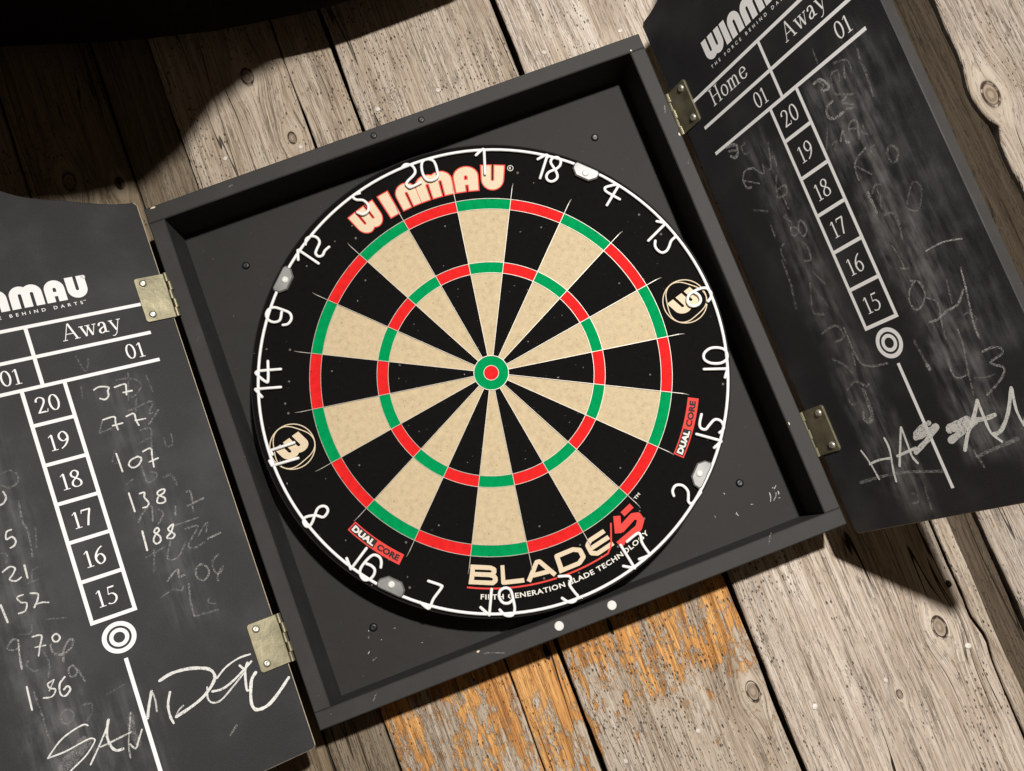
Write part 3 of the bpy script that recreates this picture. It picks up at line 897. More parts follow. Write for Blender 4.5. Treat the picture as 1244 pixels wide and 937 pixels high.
def scuffed(name, col, rough, seed):
    """satin black paint with rubbed lighter patches and thin scratches"""
    mt, nt, b = new_mat(name)
    N = NT(nt)
    t, x, y, z = N.obj()
    va = N.n('VectorMath', operation='ADD')
    N.put(va.inputs[0], t)
    N.put(va.inputs[1], (seed, seed * 2.1, seed * .7))
    p = va.outputs[0]
    soft = N.noise(p, 30, 5, .62)
    fine = N.noise(p, 700, 3, .6)
    c = N.ramp(N.math('ADD', N.math('MULTIPLY', soft, .7), N.math('MULTIPLY', fine, .3)), [(.3, tuple(q * .84 for q in col)), (.5, col), (.72, tuple(q * 1.25 for q in col))])
    sc = N.noise(N.comb(N.math('MULTIPLY', N.math('ADD', x, z), 45), N.math('MULTIPLY', y, 45), N.math('MULTIPLY', N.math('SUBTRACT', x, z), 420)), 1, 2, .5)
    sm = N.math('MULTIPLY', N.step(sc, .745, .77), N.step(N.noise(p, 11, 3), .56, .66))
    c = N.mix(N.math('MULTIPLY', sm, .35), c, (.32, .31, .29))
    dust = N.step(N.noise(p, 380, 2, .5), .765, .79)
    c = N.mix(N.math('MULTIPLY', dust, .30), c, (.35, .34, .32))
    N.put(b.inputs['Base Color'], c)
    N.put(b.inputs['Roughness'], N.math('MULTIPLY_ADD', soft, .22, rough - .1))
    b.inputs['Specular IOR Level'].default_value = .22
    N.put(b.inputs['Normal'], N.bump(fine, .12, .0004))
    return mt


M_FRAME = scuffed('black_frame_paint', (.039, .038, .037), .64, 1.3)
M_PANEL = scuffed('black_panel_paint', (.025, .024, .0228), .68, 4.1)
M_RAW = plain('raw_fibreboard', (.68, .57, .42), .9, vary=.25, scale=300)
M_WORN = plain('worn_paint_edge', (.26, .235, .20), .8, vary=.5, scale=180)
M_PRINT = plain('white_print', (.88, .88, .88), .7, vary=.04, scale=900)
M_CHALK = chalk_mat()
M_BRASS = plain('yellow_zinc', (.25, .228, .150), .36, metal=.72, vary=.45, scale=42, bump=.15)
M_SCREW = plain('zinc_screw', (.50, .48, .40), .35, metal=.7, vary=.15, scale=200)
M_BLACKM = plain('black_screw', (.008, .008, .008), .4, vary=.2, scale=200)
M_WHITE = plain('white_plastic', (.66, .65, .62), .5, vary=.05, scale=200)
M_WIRE = plain('white_wire', (.82, .82, .81), .38, vary=.05, scale=500)
M_BLADE = plain('steel_blade', (.36, .34, .30), .45, metal=.4, vary=.2, scale=300)
M_CREAM = sisal('cream_sisal', (.525, .425, .272))
M_BLACK = sisal('black_sisal', (.0058, .0054, .0050), (.20, .19, .16), .735)
M_RED = sisal('red_sisal', (.66, .018, .018), (.30, .01, .01), .70)
M_GREEN = sisal('green_sisal', (.0, .262, .078), (.0, .12, .04), .70)
M_RIM = plain('board_rim', (.012, .011, .011), .6, vary=.3, scale=120, bump=.3)
M_LCREAM = plain('cream_print', (.66, .54, .38), .85, vary=.12, scale=700)
M_LRED = plain('red_print', (.70, .045, .035), .8, vary=.12, scale=600)
M_LPINK = plain('salmon_print', (.66, .06, .045), .8, vary=.15, scale=600)
M_LWHITE = plain('white_ink', (.72, .70, .64), .8, vary=.06, scale=600)
M_LBLACK = plain('black_ink', (.012, .011, .010), .8, vary=.2, scale=600)
M_CLIP = plain('silver_clip', (.22, .22, .215), .46, metal=.5, vary=.22, scale=60)
M_NAIL = plain('nail_head', (.60, .56, .50), .5, vary=.12, scale=250)
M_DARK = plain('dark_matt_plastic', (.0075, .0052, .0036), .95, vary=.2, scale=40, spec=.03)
M_SIDE = plain('shaded_grimy_edge', (.045, .032, .022), .9, vary=.4, scale=90)  # plank sides: joint dirt, with the shade between planks painted into the colour
M_HOLE = plain('hole_shade', (.012, .008, .006), .95, vary=.3, scale=90)  # shade inside the holes, put into a flat dark colour
M_GAP = plain('dark_backing', (.02, .014, .01), .9, vary=.3, scale=20)

# ------------------------------------------------------------------ the plank wall
wall = thing('plank_wall', 'weathered grey wooden plank wall with orange worn patches behind the dart cabinet', 'wall')
YW = 51.0


def plank(x0, x1, mat, gap0=.8, gap1=.8, dy=0.0, edge=None, nx=8, z0=-900, z1=1000, step=9, wob=1.2, seed=0):
    V, F = [], []
    nz = int((z1 - z0) / step)
    rows = nz + 1
    prof = None
    for i in range(rows):
        z = z0 + (z1 - z0) * i / nz
        a = x0 + gap0 + wob * mnoise.noise(Vector((seed + 1.3, z * .012, 0))) + .5 * mnoise.noise(Vector((seed + 5.3, z * .09, 0)))
        c = x1 - gap1 + wob * mnoise.noise(Vector((seed + 9.3, z * .012, 3))) + .5 * mnoise.noise(Vector((seed + 2.3, z * .09, 2)))
        if edge:
            da, dc = edge(z)
            a += da
            c += dc
        fz = [(a, YW + 20), (a, YW + 3.2), (a + .5, YW + 1.0), (a + 1.8, YW + .15)]
        for k in range(1, nx):
            fz.append((a + 1.8 + (c - a - 3.6) * k / nx, YW))
        fz += [(c - 1.8, YW + .15), (c - .5, YW + 1.0), (c, YW + 3.2), (c, YW + 20)]
        for (x, y) in fz:
            if y < YW + 10:
                y += dy + .9 * mnoise.noise(Vector((x * .018 + seed, z * .004, 7))) + .28 * mnoise.noise(Vector((x * .16 + seed, z * .012, 4)))
            V.append((x, y, z))
    n = nx + 7
    for i in range(nz):
        for k in range(n - 1):
            a = i * n + k
            F.append((a, a + 1, a + n + 1, a + n))
    F.append(tuple(range(n))[::-1])
    F.append(tuple(range(nz * n, nz * n + n)))
    midx = [1 if (k in (0, n - 2)) else 0 for i in range(nz) for k in range(n - 1)] + [1, 1]
    o = mesh_obj('plank', V, F, [mat, M_SIDE], wall, midx)
    for p in o.data.polygons:
        p.use_smooth = True
    return o


def edge_split(z):          # the notched drying split beside the narrow sliver
    q = math.exp(-((z + 402) / 13) ** 2) * 3.4 - math.exp(-((z + 374) / 12) ** 2) * 2.0
    return 0, q


def edge_split2(z):
    q = math.exp(-((z + 402) / 13) ** 2) * 3.4 - math.exp(-((z + 374) / 12) ** 2) * 2.0
    return q, 0


def edge_live(z):           # live edge with a half knot standing out
    k = math.exp(-((z - 105) / 30) ** 2) * -8 + math.exp(-((z - 62) / 8) ** 2) * 7 + 3.0 * mnoise.noise(Vector((z * .02, 2, 8)))
    return k, 0


P = {}
P['farfar'] = plank(-760, -600, wood('weathered_wood_a', 11, .8, .3, .3), seed=11)
P['edge_left'] = plank(-930, -760, wood('weathered_wood_e', 16, .85, .3, .3), seed=16)
P['edge_left2'] = plank(-1100, -930, wood('weathered_wood_f', 17, .8, .2, .3), seed=17)
P['edge_right'] = plank(940, 1120, wood('weathered_wood_g', 18, .85, .2, .3), seed=18)
P['far'] = plank(-600, -470, wood('weathered_wood_b', 12, .8, .3, .3), seed=12)
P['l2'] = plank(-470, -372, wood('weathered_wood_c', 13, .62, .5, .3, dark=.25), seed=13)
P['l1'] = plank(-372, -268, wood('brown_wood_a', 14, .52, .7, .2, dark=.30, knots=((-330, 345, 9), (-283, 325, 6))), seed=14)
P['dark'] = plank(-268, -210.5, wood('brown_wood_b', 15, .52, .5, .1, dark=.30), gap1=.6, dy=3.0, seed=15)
P['a'] = plank(-210.5, -83.5, wood('grey_wood_a', 1, .94, .12, .5, orange=(-255, -560, .185), knots=((-125, 389, 9), (-103, 309, 6))), gap0=1.0, seed=1)
P['b'] = plank(-83.5, -31.5, wood('grey_wood_b', 2, .92, .12, .5, orange=(-250, -560, .262), cracks=1.2), gap1=1.9, dy=.6, seed=2, wob=2)
P['c'] = plank(-31.5, 144.5, wood('grey_wood_c', 3, .93, .06, .72, orange=(-250, -470, .20), knots=((126.5, -367, 9),)), gap0=1.6, gap1=3.2, seed=3, wob=2)
P['d'] = plank(144.5, 351, wood('grey_wood_d', 4, 1.10, -.10, .12, knots=((317, -376, 10), (256, -419, 4)), cracks=1.6), gap0=1.6, gap1=.9, edge=edge_split, seed=4, wob=2, nx=12)
P['sliver'] = plank(351, 367, wood('grey_wood_e', 5, .86, .1, .2), gap0=1.4, gap1=.8, edge=edge_split2, seed=5, nx=4, wob=2.5, dy=-1)
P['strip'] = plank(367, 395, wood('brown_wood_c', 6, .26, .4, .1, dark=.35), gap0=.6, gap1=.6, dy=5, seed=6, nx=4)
P['e'] = plank(395, 509, wood('grey_wood_f', 7, .84, -.1, .1, orange=(-300, -700, .04), cracks=1.8), gap0=.8, dy=-4, seed=7, wob=2.5)
P['piece'] = plank(509, 579, wood('brown_wood_d', 8, .12, .6, .0, dark=.3), gap0=.6, gap1=.2, dy=4, seed=8)  # recessed plank of very dark brown wood
P['f'] = plank(577, 770, wood('grey_wood_g', 9, .82, -.08, .04, knots=((588, 97, 13),), cracks=2.0), gap0=.4, dy=-5, edge=edge_live, seed=9, nx=14)
P['g'] = plank(771, 940, wood('weathered_wood_d', 10, .9, .1, .3), seed=10)
bv, bf = box(-1110, 1130, YW + 21, YW + 36, -900, 1000, 0)
mesh_obj('backing_board', bv, bf, M_GAP, wall)

# nail heads: squashed, slightly tilted discs, each sunk in its plank
nail_v, nail_f = [], []
for k in range(10):
    a = 2 * math.pi * k / 10
    nail_v.append((3.0 * math.cos(a), .6, 3.0 * math.sin(a)))
for k in range(10):
    a = 2 * math.pi * k / 10
    nail_v.append((2.5 * math.cos(a), -.7, 2.5 * math.sin(a)))
nail_v.append((0, -1.1, 0))
for k in range(10):
    j = (k + 1) % 10
    nail_f.append((k, j, 10 + j, 10 + k))
    nail_f.append((10 + k, 10 + j, 20))
nail_src = None
for pk, nx_, nz_, sc in (('c', -10.2, 307.3, 1), ('c', 55, 304.8, 1.0), ('d', 173, 305, .95), ('d', 256, 299.5, .95), ('a', -174, 312, .95), ('a', -98, 296.6, .9),
                         ('c', 64, -381, .85), ('d', 176, -400, 1.1), ('d', 335.4, -401, 1.2), ('c', -10, -382, .85), ('d', 248.5, -402, .9)):
    Mx = Matrix.Translation(Vector((nx_, YW - .3, nz_)) * MM) @ Matrix.Rotation(random.uniform(-.25, .25), 4, 'X') @ Matrix.Rotation(random.uniform(0, 3), 4, 'Y') @ Matrix.Diagonal((sc, 1, sc * random.uniform(.8, 1), 1))
    if nail_src is None:
        nail_src = mesh_obj('nail_head', nail_v, nail_f, M_NAIL, P[pk])
        nail_src.matrix_local = Mx
    else:
        copy_part(nail_src, P[pk], Mx)

# flat dark patches painting in the shaded depth of old holes and splits
for pk, hx_, hz_, a_, b_ in (('c', -52 + 60, -262, 2.4, 7.5), ('b', -43, -262, 3.0, 8.0), ('c', 22, -262, 2.2, 8.5), ('d', 342, -341, 2.6, 4.2), ('l1', -283, 325, 2.6, 5.0)):
    if pk == 'c' and hx_ < 10:
        continue
    ol = [(hx_ + a_ * math.cos(t_) * random.uniform(.75, 1.15) , hz_ + b_ * math.sin(t_) * random.uniform(.85, 1.1)) for t_ in [2 * math.pi * k / 11 for k in range(11)]]
    vv = [(p[0], YW - 1.3, p[1]) for p in ol] + [(hx_, YW - 1.3, hz_)]
    mesh_obj('painted_hole', vv, [(k, (k + 1) % 11, 11) for k in range(11)], M_HOLE, P[pk])

# ------------------------------------------------------------------ the cabinet
CX, CZ, CW, CH, CT, CTZ = -0.33, 7.1, 251.7, 252.7, 15.2, 15.6
YF, YB = -16.0, 41.0
cab = thing('dart_cabinet', 'open square black dart cabinet with two blackboard doors swung wide, fixed to the planks', 'cabinet')
xl, xr, zb, zt = CX - CW, CX + CW, CZ - CH, CZ + CH
for nm, a in (('top_panel', (xl, xr, YF, YW - 1.5, zt - CTZ, zt)), ('bottom_panel', (xl, xr, YF, YW - 1.5, zb, zb + CTZ)),
              ('side_panel', (xl, xl + CT, YF, YW - 1.5, zb + CTZ + .05, zt - CTZ - .05)), ('side_panel', (xr - CT, xr, YF, YW - 1.5, zb + CTZ + .05, zt - CTZ - .05))):
    v, f = box(*a, 1.0)
    mesh_obj(nm, v, f, M_FRAME, cab)
v, f = box(xl + CT - .5, xr - CT + .5, YB, YB + 6, zb + CTZ - .5, zt - CTZ + .5, 0)
mesh_obj('back_panel', v, f, M_PANEL, cab)


def dome(r, h, n=14, rec=True):
    """screw head: low dome with a cross slot"""
    V, F = [], []
    for q, hh in ((1.0, 0.0), (.95, .45), (.75, .8), (.42, 1.0)):
        for k in range(n):
            a = 2 * math.pi * k / n
            V.append((r * q * math.cos(a), -h * hh, r * q * math.sin(a)))
    for s in range(3):
        for k in range(n):
            j = (k + 1) % n
            F.append((s * n + k, s * n + j, (s + 1) * n + j, (s + 1) * n + k))
    V.append((0, -h * .45, 0))
    for k in range(n):
        j = (k + 1) % n
        F.append((3 * n + k, 3 * n + j, 4 * n))
    return V, F


dv, df = dome(4.0, 2.2)
src = None
for x, y, z in ((-188.5, YB, 194), (186, YB, 196), (-188, YB, -182), (188.5, YB, -180)):
    if src is None:
        src = mesh_obj('panel_screw', dv, df, M_BLACKM, cab, smooth=True)
    else:
        src = copy_part(src, cab)
    src.location = Vector((x, y - .1, z)) * MM
dv, df = dome(3.2, 1.2)
src = None
for x, z in ((-24.8, 252), (23.3, 251)):
    if src is None:
        src = mesh_obj('frame_screw', dv, df, M_BLACKM, cab, smooth=True)
    else:
        src = copy_part(src, cab)
    src.location = Vector((x, YF - .1, z)) * MM
V, F = [], []
n = 20
for r, y in ((4.2, 0), (4.2, -1.0), (3.7, -1.4)):
    for k in range(n):
        a = 2 * math.pi * k / n
        V.append((r * math.cos(a), y, r * math.sin(a)))
for s in range(2):
    for k in range(n):
        j = (k + 1) % n
        F.append((s * n + k, s * n + j, (s + 1) * n + j, (s + 1) * n + k))
F.append(tuple(range(2 * n, 3 * n)))
src = None
for x, z in ((-24.5, -236.6), (25.9, -236.6)):
    if src is None:
        src = mesh_obj('white_plug', V, F, M_WHITE, cab)
    else:
        src = copy_part(src, cab)
    src.location = Vector((x, YF, z)) * MM


# doors -------------------------------------------------------------
UM, DW, U0, DB, DTOP, DT = 127.43, 246.0, 5.4, -257.0, 267.3, 11.3


def door_matrix(side):
    if side < 0:
        o, ph, a = Vector((-251.94, -17.47, 0)), .45863, .00561
    else:
        o, ph, a = Vector((254.21, -10.57, 0)), 1.15545, -.00532
    U = Vector((side * math.cos(ph), -math.sin(ph), 0))
    Vv = Vector((0, 0, 1))
    N = Vector((side * math.sin(ph), math.cos(ph), 0))
    U2 = U * math.cos(a) + Vv * math.sin(a)
    V2 = -U * math.sin(a) + Vv * math.cos(a)
    X = U2 * side
    mt = Matrix.Identity(4)
    for i in range(3):
        mt[i][0], mt[i][1], mt[i][2] = X[i], N[i], V2[i]
    mt.translation = (o + U2 * UM) * MM
    return mt


def top_profile():
    pts = [(U0 + 3, DTOP), (25, 268.6), (45, 273.2), (60, 277.5), (78, 282.2), (97, 288), (114, 297), (130, 309), (150, 321), (175, 328), (210, 331), (DW - 3, 331.5)]
    return smooth_line(pts, 3)


def build_door(side, mat):
    tp = [(p.x, p.y) for p in top_profile()]
    r = 4.0
    outline = [(U0, DTOP - 3.0)] if False else []
    # u runs outwards from the hinge; bottom corners rounded
    outline = arc(U0 + r, DB + r, r, r, 180, 270, 4) + arc(DW - r, DB + r, r, r, 270, 360, 4) + [(DW, 328.5)] + list(reversed(tp)) + [(U0, DTOP - 3)]
    poly = [(side * (u - UM), v) for u, v in outline]
    if side < 0:
        poly = list(reversed(poly))
    v, f = prism(poly, 0.0, DT, .7)
    n = len(poly)
    midx = [0]
    hx = side * (U0 - UM)
    for rr in range(2):
        for i in range(n):
            a, c = poly[i], poly[(i + 1) % n]
            hinge = abs(a[0] - hx) < 4.2 and abs(c[0] - hx) < 4.2
            low = a[1] < DB + 4 and c[1] < DB + 4
            if rr == 1:
                midx.append(2 if hinge else 1)
            else:
                midx.append(3 if low else (2 if (hinge and side < 0) else 0))
    midx.append(1)
    d = mesh_obj('door', v, f, [mat, M_FRAME, M_RAW, M_WORN], cab, midx)
    d.matrix_local = door_matrix(side)
    # printed lines
    y = -.06
    t = 3.1
    hc = 17.0
    rows = (81.0, 45.6, 10.9, -23.0, -57.2)
    q = []

    def hl(x0, x1, z, th=t):
        q.append([(x0, z - th / 2), (x1, z - th / 2), (x1, z + th / 2), (x0, z + th / 2)])
    hl(-98, 98, 168)
    hl(-98, 98, 140)
    hl(-98, 98, 113.4)
    for z in rows:
        hl(-hc, hc, z)
    hl(-hc - t / 2, hc + t / 2, -91.8)
    for x, z0, z1 in ((0, 113, 168), (-hc, -91, 113), (hc, -91, 113), (-.6, -235, -127.6)):
        q.append([(x - t / 2, z0), (x + t / 2, z0), (x + t / 2, z1), (x - t / 2, z1)])
    flat('score_grid', [union(q)], M_PRINT, d, y)
    for r0, r1 in ((9.9, 13.3), (4.8, 7.7)):
        o_ = arc(-.7, -109.8, r1, r1 * .97, 0, 360, 40)[:-1]
        i_ = arc(-.7, -109.8, r0 - .3, (r0 - .3) * .97, 0, 360, 40)[:-1]
        vv = o_ + i_
        k = len(o_)
        flat('target_ring', [(vv, [(a, (a + 1) % k, k + (a + 1) % k, k + a) for a in range(k)])], M_PRINT, d, y)
    for s_, x, z, hh, wx in (('Home', -76.8, 150.0, 15.6, .95), ('Away', 25.5, 148.4, 15.6, .95)):
        flat('printed_word', serif(s_, x, z, hh, wx), M_PRINT, d, y)
    for s_, x, z in (('01', -30.5, 119.6), ('01', 71.6, 119.3)):
        flat('printed_number', serif(s_, x, z, 14.4, .92), M_PRINT, d, y)
    for s_, z in zip(('20', '19', '18', '17', '16', '15'), (97.2, 63.3, 28.2, -6.0, -40.1, -74.5)):
        flat('printed_number', serif(s_, -10.4 if s_[0] == '2' else -9.4, z - 7.3, 14.8, .93), M_PRINT, d, y)
    x = -60.6
    H = 20.4
    gap = 1.9
    for ch in 'WINMAU':
        wd, pl = logo_glyph(ch)
        k = .985
        flat('logo_letter', [place(union(pl), x, 185.2, H * k, H)], M_PRINT, d, y)
        x += wd * H * k + gap
    tg = flat('tagline', [fit_text('THE FORCE BEHIND DARTS', -60, 50.6, 178.9, 2.9, .012, 2.05), fit_text('TM', 51.4, 53.4, 181.3, .9, .01)], M_PRINT, d, y)
    tg['kind'] = 'stuff'
    rr_ = arc(56.8, 203.8, 1.75, 1.75, 0, 360, 20)
    flat('registered_mark', [union(pen([rr_], .45, None, 8, True)), fit_text('R', 56.0, 57.7, 202.9, 1.8, .02)], M_PRINT, d, y)
    return d


def chalk(name, strokes, parent, pick, y0):
    V, F, A = [], [], []
    for i, (wd, st, pts) in enumerate(strokes):
        if not pick(st):
            continue
        L = smooth_line([Vector(p) for p in pts], 4)
        vs, ts = union(pen([L], wd * ((1.3 if wd > 1.2 else 1.12) if st >= .5 else 1.5) + .15, None, 7, False, .16))
        k = len(V)
        y = y0 - i * .0022
        V += [(a, y, b) for a, b in vs]
        A += [st] * len(vs)
        F += [tuple(j + k for j in q) for q in ts]
    o = mesh_obj(name, V, F, M_CHALK, parent)
    at = o.data.attributes.new('pressure', 'FLOAT', 'POINT')
    at.data.foreach_set('value', A)
    return o


doorL = build_door(-1, chalkboard('blackboard_left', ((58, 30, -120, 112, .06), (-62, 36, -200, 100, .09), (-30, 60, -245, -150, .07))))
doorL['label'] = 'left blackboard door with chalked scores and name'
doorR = build_door(1, chalkboard('blackboard_right', ((-46, 30, -225, 104, .15), (50, 34, -215, 108, .23), (88, 30, -150, 125, .08), (-40, 24, -252, -190, .14), (80, 26, -236, -190, .10))))
doorR['label'] = 'right blackboard door with smeared chalk'
for d, data in ((doorL, CHALK_LEFT), (doorR, CHALK_RIGHT)):
    # strokes that touch make one chalked word or number
    strong = [q for q in data if q[1] >= .5]
    boxes = [[min(p[0] for p in q[2]) - 2.2, max(p[0] for p in q[2]) + 2.2, min(p[1] for p in q[2]) - 1, max(p[1] for p in q[2]) + 1] for q in strong]
    gid = list(range(len(strong)))
    for i in range(len(strong)):
        for j in range(i):
            A, B = boxes[i], boxes[j]
            if A[0] < B[1] and B[0] < A[1] and A[2] < B[3] and B[2] < A[3] and gid[i] != gid[j]:
                old, new_ = gid[i], gid[j]
                gid = [new_ if g == old else g for g in gid]
    for g in sorted(set(gid)):
        mem = [strong[i] for i in range(len(strong)) if gid[i] == g]
        xs = [p[0] for q in mem for p in q[2]]
        chalk('chalk_name' if max(xs) - min(xs) > 26 or (d is doorR) else 'chalk_number', mem, d, lambda s: True, -.12)
    chalk('chalk_smudge', data, d, lambda s: s < .5, -.09)['kind'] = 'stuff'

# hinges: a leaf on the door face, five knuckles, two screws
knv, knf = [], []
n = 12
for z in (0, 8.4):
    for k in range(n):
        a = 2 * math.pi * k / n
        knv.append((2.3 * math.cos(a), 2.3 * math.sin(a), z))
for k in range(n):
    j = (k + 1) % n
    knf.append((k, j, n + j, n + k))
knf.append(tuple(reversed(range(n))))
knf.append(tuple(range(n, 2 * n)))
kn_me = None
dv, df = dome(3.5, 2.0, 14)
hs_me = None
for side, d in ((-1, doorL), (1, doorR)):
    for v0, v1 in ((149.0, 192.5), (-181.0, -137.3)):
        ua, ub, r = 3.2, 30.3, 3.0
        ol = [(ua, v0)] + arc(ub - r, v0 + r, r, r, 270, 360, 5) + arc(ub - r, v1 - r, r, r, 0, 90, 5) + [(ua, v1)]
        # knuckle notches on the hinge side
        p5 = (v1 - v0) / 5
        for k in (4, 2, 0):
            pass
        pl = [(side * (u - UM), v) for u, v in ol]
        if side < 0:
            pl = list(reversed(pl))
        vv, ff = prism(pl, -1.7, .1, .45)
        M0 = door_matrix(side)
        h = mesh_obj('hinge', vv, ff, M_BRASS, cab)
        h.matrix_local = M0
        for k in range(5):
            if kn_me is None:
                kn = mesh_obj('knuckle', knv, knf, M_BRASS, h, smooth=False)
                kn_me = kn
            else:
                kn = copy_part(kn_me, h)
            kn.matrix_local = Matrix.Translation(Vector((side * ((1.6 if k % 2 == 0 else .2) - UM), -1.6 if k % 2 == 0 else -1.1, v0 + p5 * k + .15)) * MM)
        for u, v in ((23.2, v0 + 6.6), (23.2, v1 - 6.2)):
            if hs_me is None:
                hs = mesh_obj('hinge_screw', dv, df, M_SCREW, h, smooth=True)
                hs_me = hs
            else:
                hs = copy_part(hs_me, h)
            hs.matrix_local = Matrix.Translation(Vector((side * (u - UM), -1.7, v)) * MM)

# chalk dust and chips in the lower corners of the box
cd = [(-214, -206, 1.0, 9), (-206, -199, .8, 8), (-196, -196, .9, 12), (-190, -188, .6, 6), (-180, -196, .6, 5), (-172, -186, .5, 4), (-160, -203, .6, 5), (-203, -214, 1.2, 14), (-150, -208, .5, 3),
      (196, -190, 1.0, 9), (205, -196, 1.0, 10), (213, -192, .9, 7), (190, -200, .7, 5), (176, -186, .6, 4), (168, -205, .8, 6), (220, -203, .9, 6), (150, -198, .5, 4), (214, -210, 1.0, 16), (180, -213, .8, 8)]
st = []
for x, z, wd, ln in cd:
    for q in range(2):
        if random.random() < .5:
            continue
        a = random.uniform(-.5, 1.9)
        xx, zz = x + random.uniform(-6, 6), z + random.uniform(-5, 5)
        l2 = ln * random.uniform(.08, .55)
        st.append((wd * random.uniform(.35, .8), random.uniform(.3, .8), [(xx, zz), (xx + l2 * .5 * math.cos(a) + random.uniform(-1, 1), zz + l2 * .5 * math.sin(a)), (xx + l2 * math.cos(a), zz + l2 * math.sin(a))]))
chalk('chalk_dust', st, cab, lambda s: True, YB - .1)['kind'] = 'stuff'
st = []
for x, z, ln, a in ((-200, -238, 7, .7), (-95, -235, 18, -.35), (178, -237, 10, 1.0), (245, 175, 7, 1.3), (246, 120, 5, .9),
                    (-170, 252, 4, .2)):
    st.append((random.uniform(.5, .9), random.uniform(.15, .3), [(x, z), (x + ln * .5 * math.cos(a), z + ln * .5 * math.sin(a) + .5), (x + ln * math.cos(a), z + ln * math.sin(a))]))
chalk('chalk_scuff', st, cab, lambda s: True, YF - .1)['kind'] = 'stuff'

# paint knocked off the frame, bare board showing
for x, z, w_, h_ in ((xl + 8.5, zt - 1.8, 2.6, 1.0), (-99.5, zb + CTZ - 1.6, 1.8, 1.0), (xr - CT + 1.6, zt - CTZ + 1.5, 1.0, 1.0), (xr - 2.0, 150.0, .7, 1.8), (xr - CT + 1.8, -143.0, .8, 1.4)):
    ol = [(x + w_ * math.cos(t_) * random.uniform(.6, 1.2), z + h_ * math.sin(t_) * random.uniform(.6, 1.2)) for t_ in [2 * math.pi * k / 9 for k in range(9)]]
    vv = [(p[0], YF - .08, p[1]) for p in ol] + [(x, YF - .08, z)]
    mesh_obj('paint_chip', vv, [(k, (k + 1) % 9, 9) for k in range(9)], M_RAW, cab)

# ------------------------------------------------------------------ the dartboard
board = thing('dartboard', 'round bristle dartboard with red and green rings and white wire numbers inside the cabinet', 'dartboard')
RB = 225.5


def polar(r, adeg):
    a = math.radians(adeg)
    return (r * math.sin(a), r * math.cos(a))


# body: turned profile, soft front edge and a banded rim
prof = [(0, 0.0), (224.0, 0.0), (225.1, .5), (225.5, 1.6), (225.5, 13), (224.9, 13.4), (224.9, 25), (225.5, 25.4), (225.5, 38.5), (224, 40.2), (0, 40.2)]
n = 180
V, F = [(0, 0, 0)], []
for r, y in prof[1:-1]:
    for k in range(n):
        a, c = polar(r, 360 * k / n)
        V.append((a, y, c))
V.append((0, 40.2, 0))
rg = len(prof) - 2
mi = []
for k in range(n):
    j = (k + 1) % n
    F.append((0, 1 + j, 1 + k))
    mi.append(0)
for s in range(rg - 1):
    for k in range(n):
        j = (k + 1) % n
        F.append((1 + s * n + k, 1 + s * n + j, 1 + (s + 1) * n + j, 1 + (s + 1) * n + k))
        mi.append(1)
for k in range(n):
    j = (k + 1) % n
    F.append((1 + (rg - 1) * n + k, 1 + (rg - 1) * n + j, len(V) - 1))
    mi.append(1)
mesh_obj('board_body', V, F, [M_BLACK, M_RIM], board, mi)


def sector(r0, r1, a0, a1, nn):
    o_ = [polar(r1, a0 + (a1 - a0) * i / nn) for i in range(nn + 1)]
    i_ = [polar(r0, a0 + (a1 - a0) * i / nn) for i in range(nn + 1)]
    V, F = [], []
    for p in o_ + i_:
        V.append((p[0], -.35, p[1]))
    for p in o_ + i_:
        V.append((p[0], .02, p[1]))
    k = nn + 1
    for i in range(nn):
        F.append((i + 1, i, k + i, k + i + 1))
    loop = list(range(k)) + list(reversed(range(k, 2 * k)))
    L = len(loop)
    for i in range(L):
        a, c = loop[i], loop[(i + 1) % L]
        F.append((a, c, c + 2 * k, a + 2 * k))
    return V, F


nums = [20, 1, 18, 4, 13, 6, 10, 15, 2, 17, 3, 19, 7, 16, 8, 11, 14, 9, 12, 5]
protos = {}
for k in range(20):
    even = k % 2 == 0
    for nm, r0, r1, mt in (('single_segment', 16.5, 96.3, M_BLACK if even else M_CREAM), ('treble_segment', 96.7, 106.8, M_RED if even else M_GREEN),
                           ('single_segment', 107.2, 159.3, M_BLACK if even else M_CREAM), ('double_segment', 159.7, 169.8, M_RED if even else M_GREEN)):
        key = (nm, r0, even)
        if key not in protos:
            g = math.degrees(.22 / ((r0 + r1) / 2))
            v, f = sector(r0, r1, -9 + g, 9 - g, 6)
            o = mesh_obj(nm, v, f, mt, board)
            protos[key] = o
        else:
            o = copy_part(protos[key], board)
        o.rotation_euler = (0, math.radians(18 * k), 0)
for nm, r0, r1, mt in (('outer_bull', 7.1, 16.1, M_GREEN), ('bullseye', 0.0, 6.7, M_RED)):
    V, F = [], []
    n = 40
    for r in (r0, r1):
        for k in range(n):
            a, c = polar(max(r, .01), 360 * k / n)
            V.append((a, -.4, c))
    for k in range(n):
        j = (k + 1) % n
        F.append((k, j, n + j, n + k))
    F = [tuple(reversed(q)) for q in F]
    mesh_obj(nm, V, F, mt, board)


def band_ring(r, wd, y0, y1, n=160):
    V, F = [], []
    for rr, y in ((r - wd / 2, y1), (r - wd / 2, y0), (r + wd / 2, y0), (r + wd / 2, y1)):
        for k in range(n):
            a, c = polar(rr, 360 * k / n)
            V.append((a, y, c))
    for s in range(3):
        for k in range(n):
            j = (k + 1) % n
            F.append((s * n + k, s * n + j, (s + 1) * n + j, (s + 1) * n + k))
    F = [tuple(reversed(q)) for q in F]
    return V, F


for r, wd, h in ((96.5, .4, 1.0), (107, .4, 1.0), (159.5, .4, 1.0), (170, .45, 1.0), (16.3, .6, 1.3), (6.95, .4, .8)):
    v, f = band_ring(r, wd, -h, 0.05, 60 if r < 20 else 180)
    mesh_obj('ring_wire', v, f, M_BLADE, board)
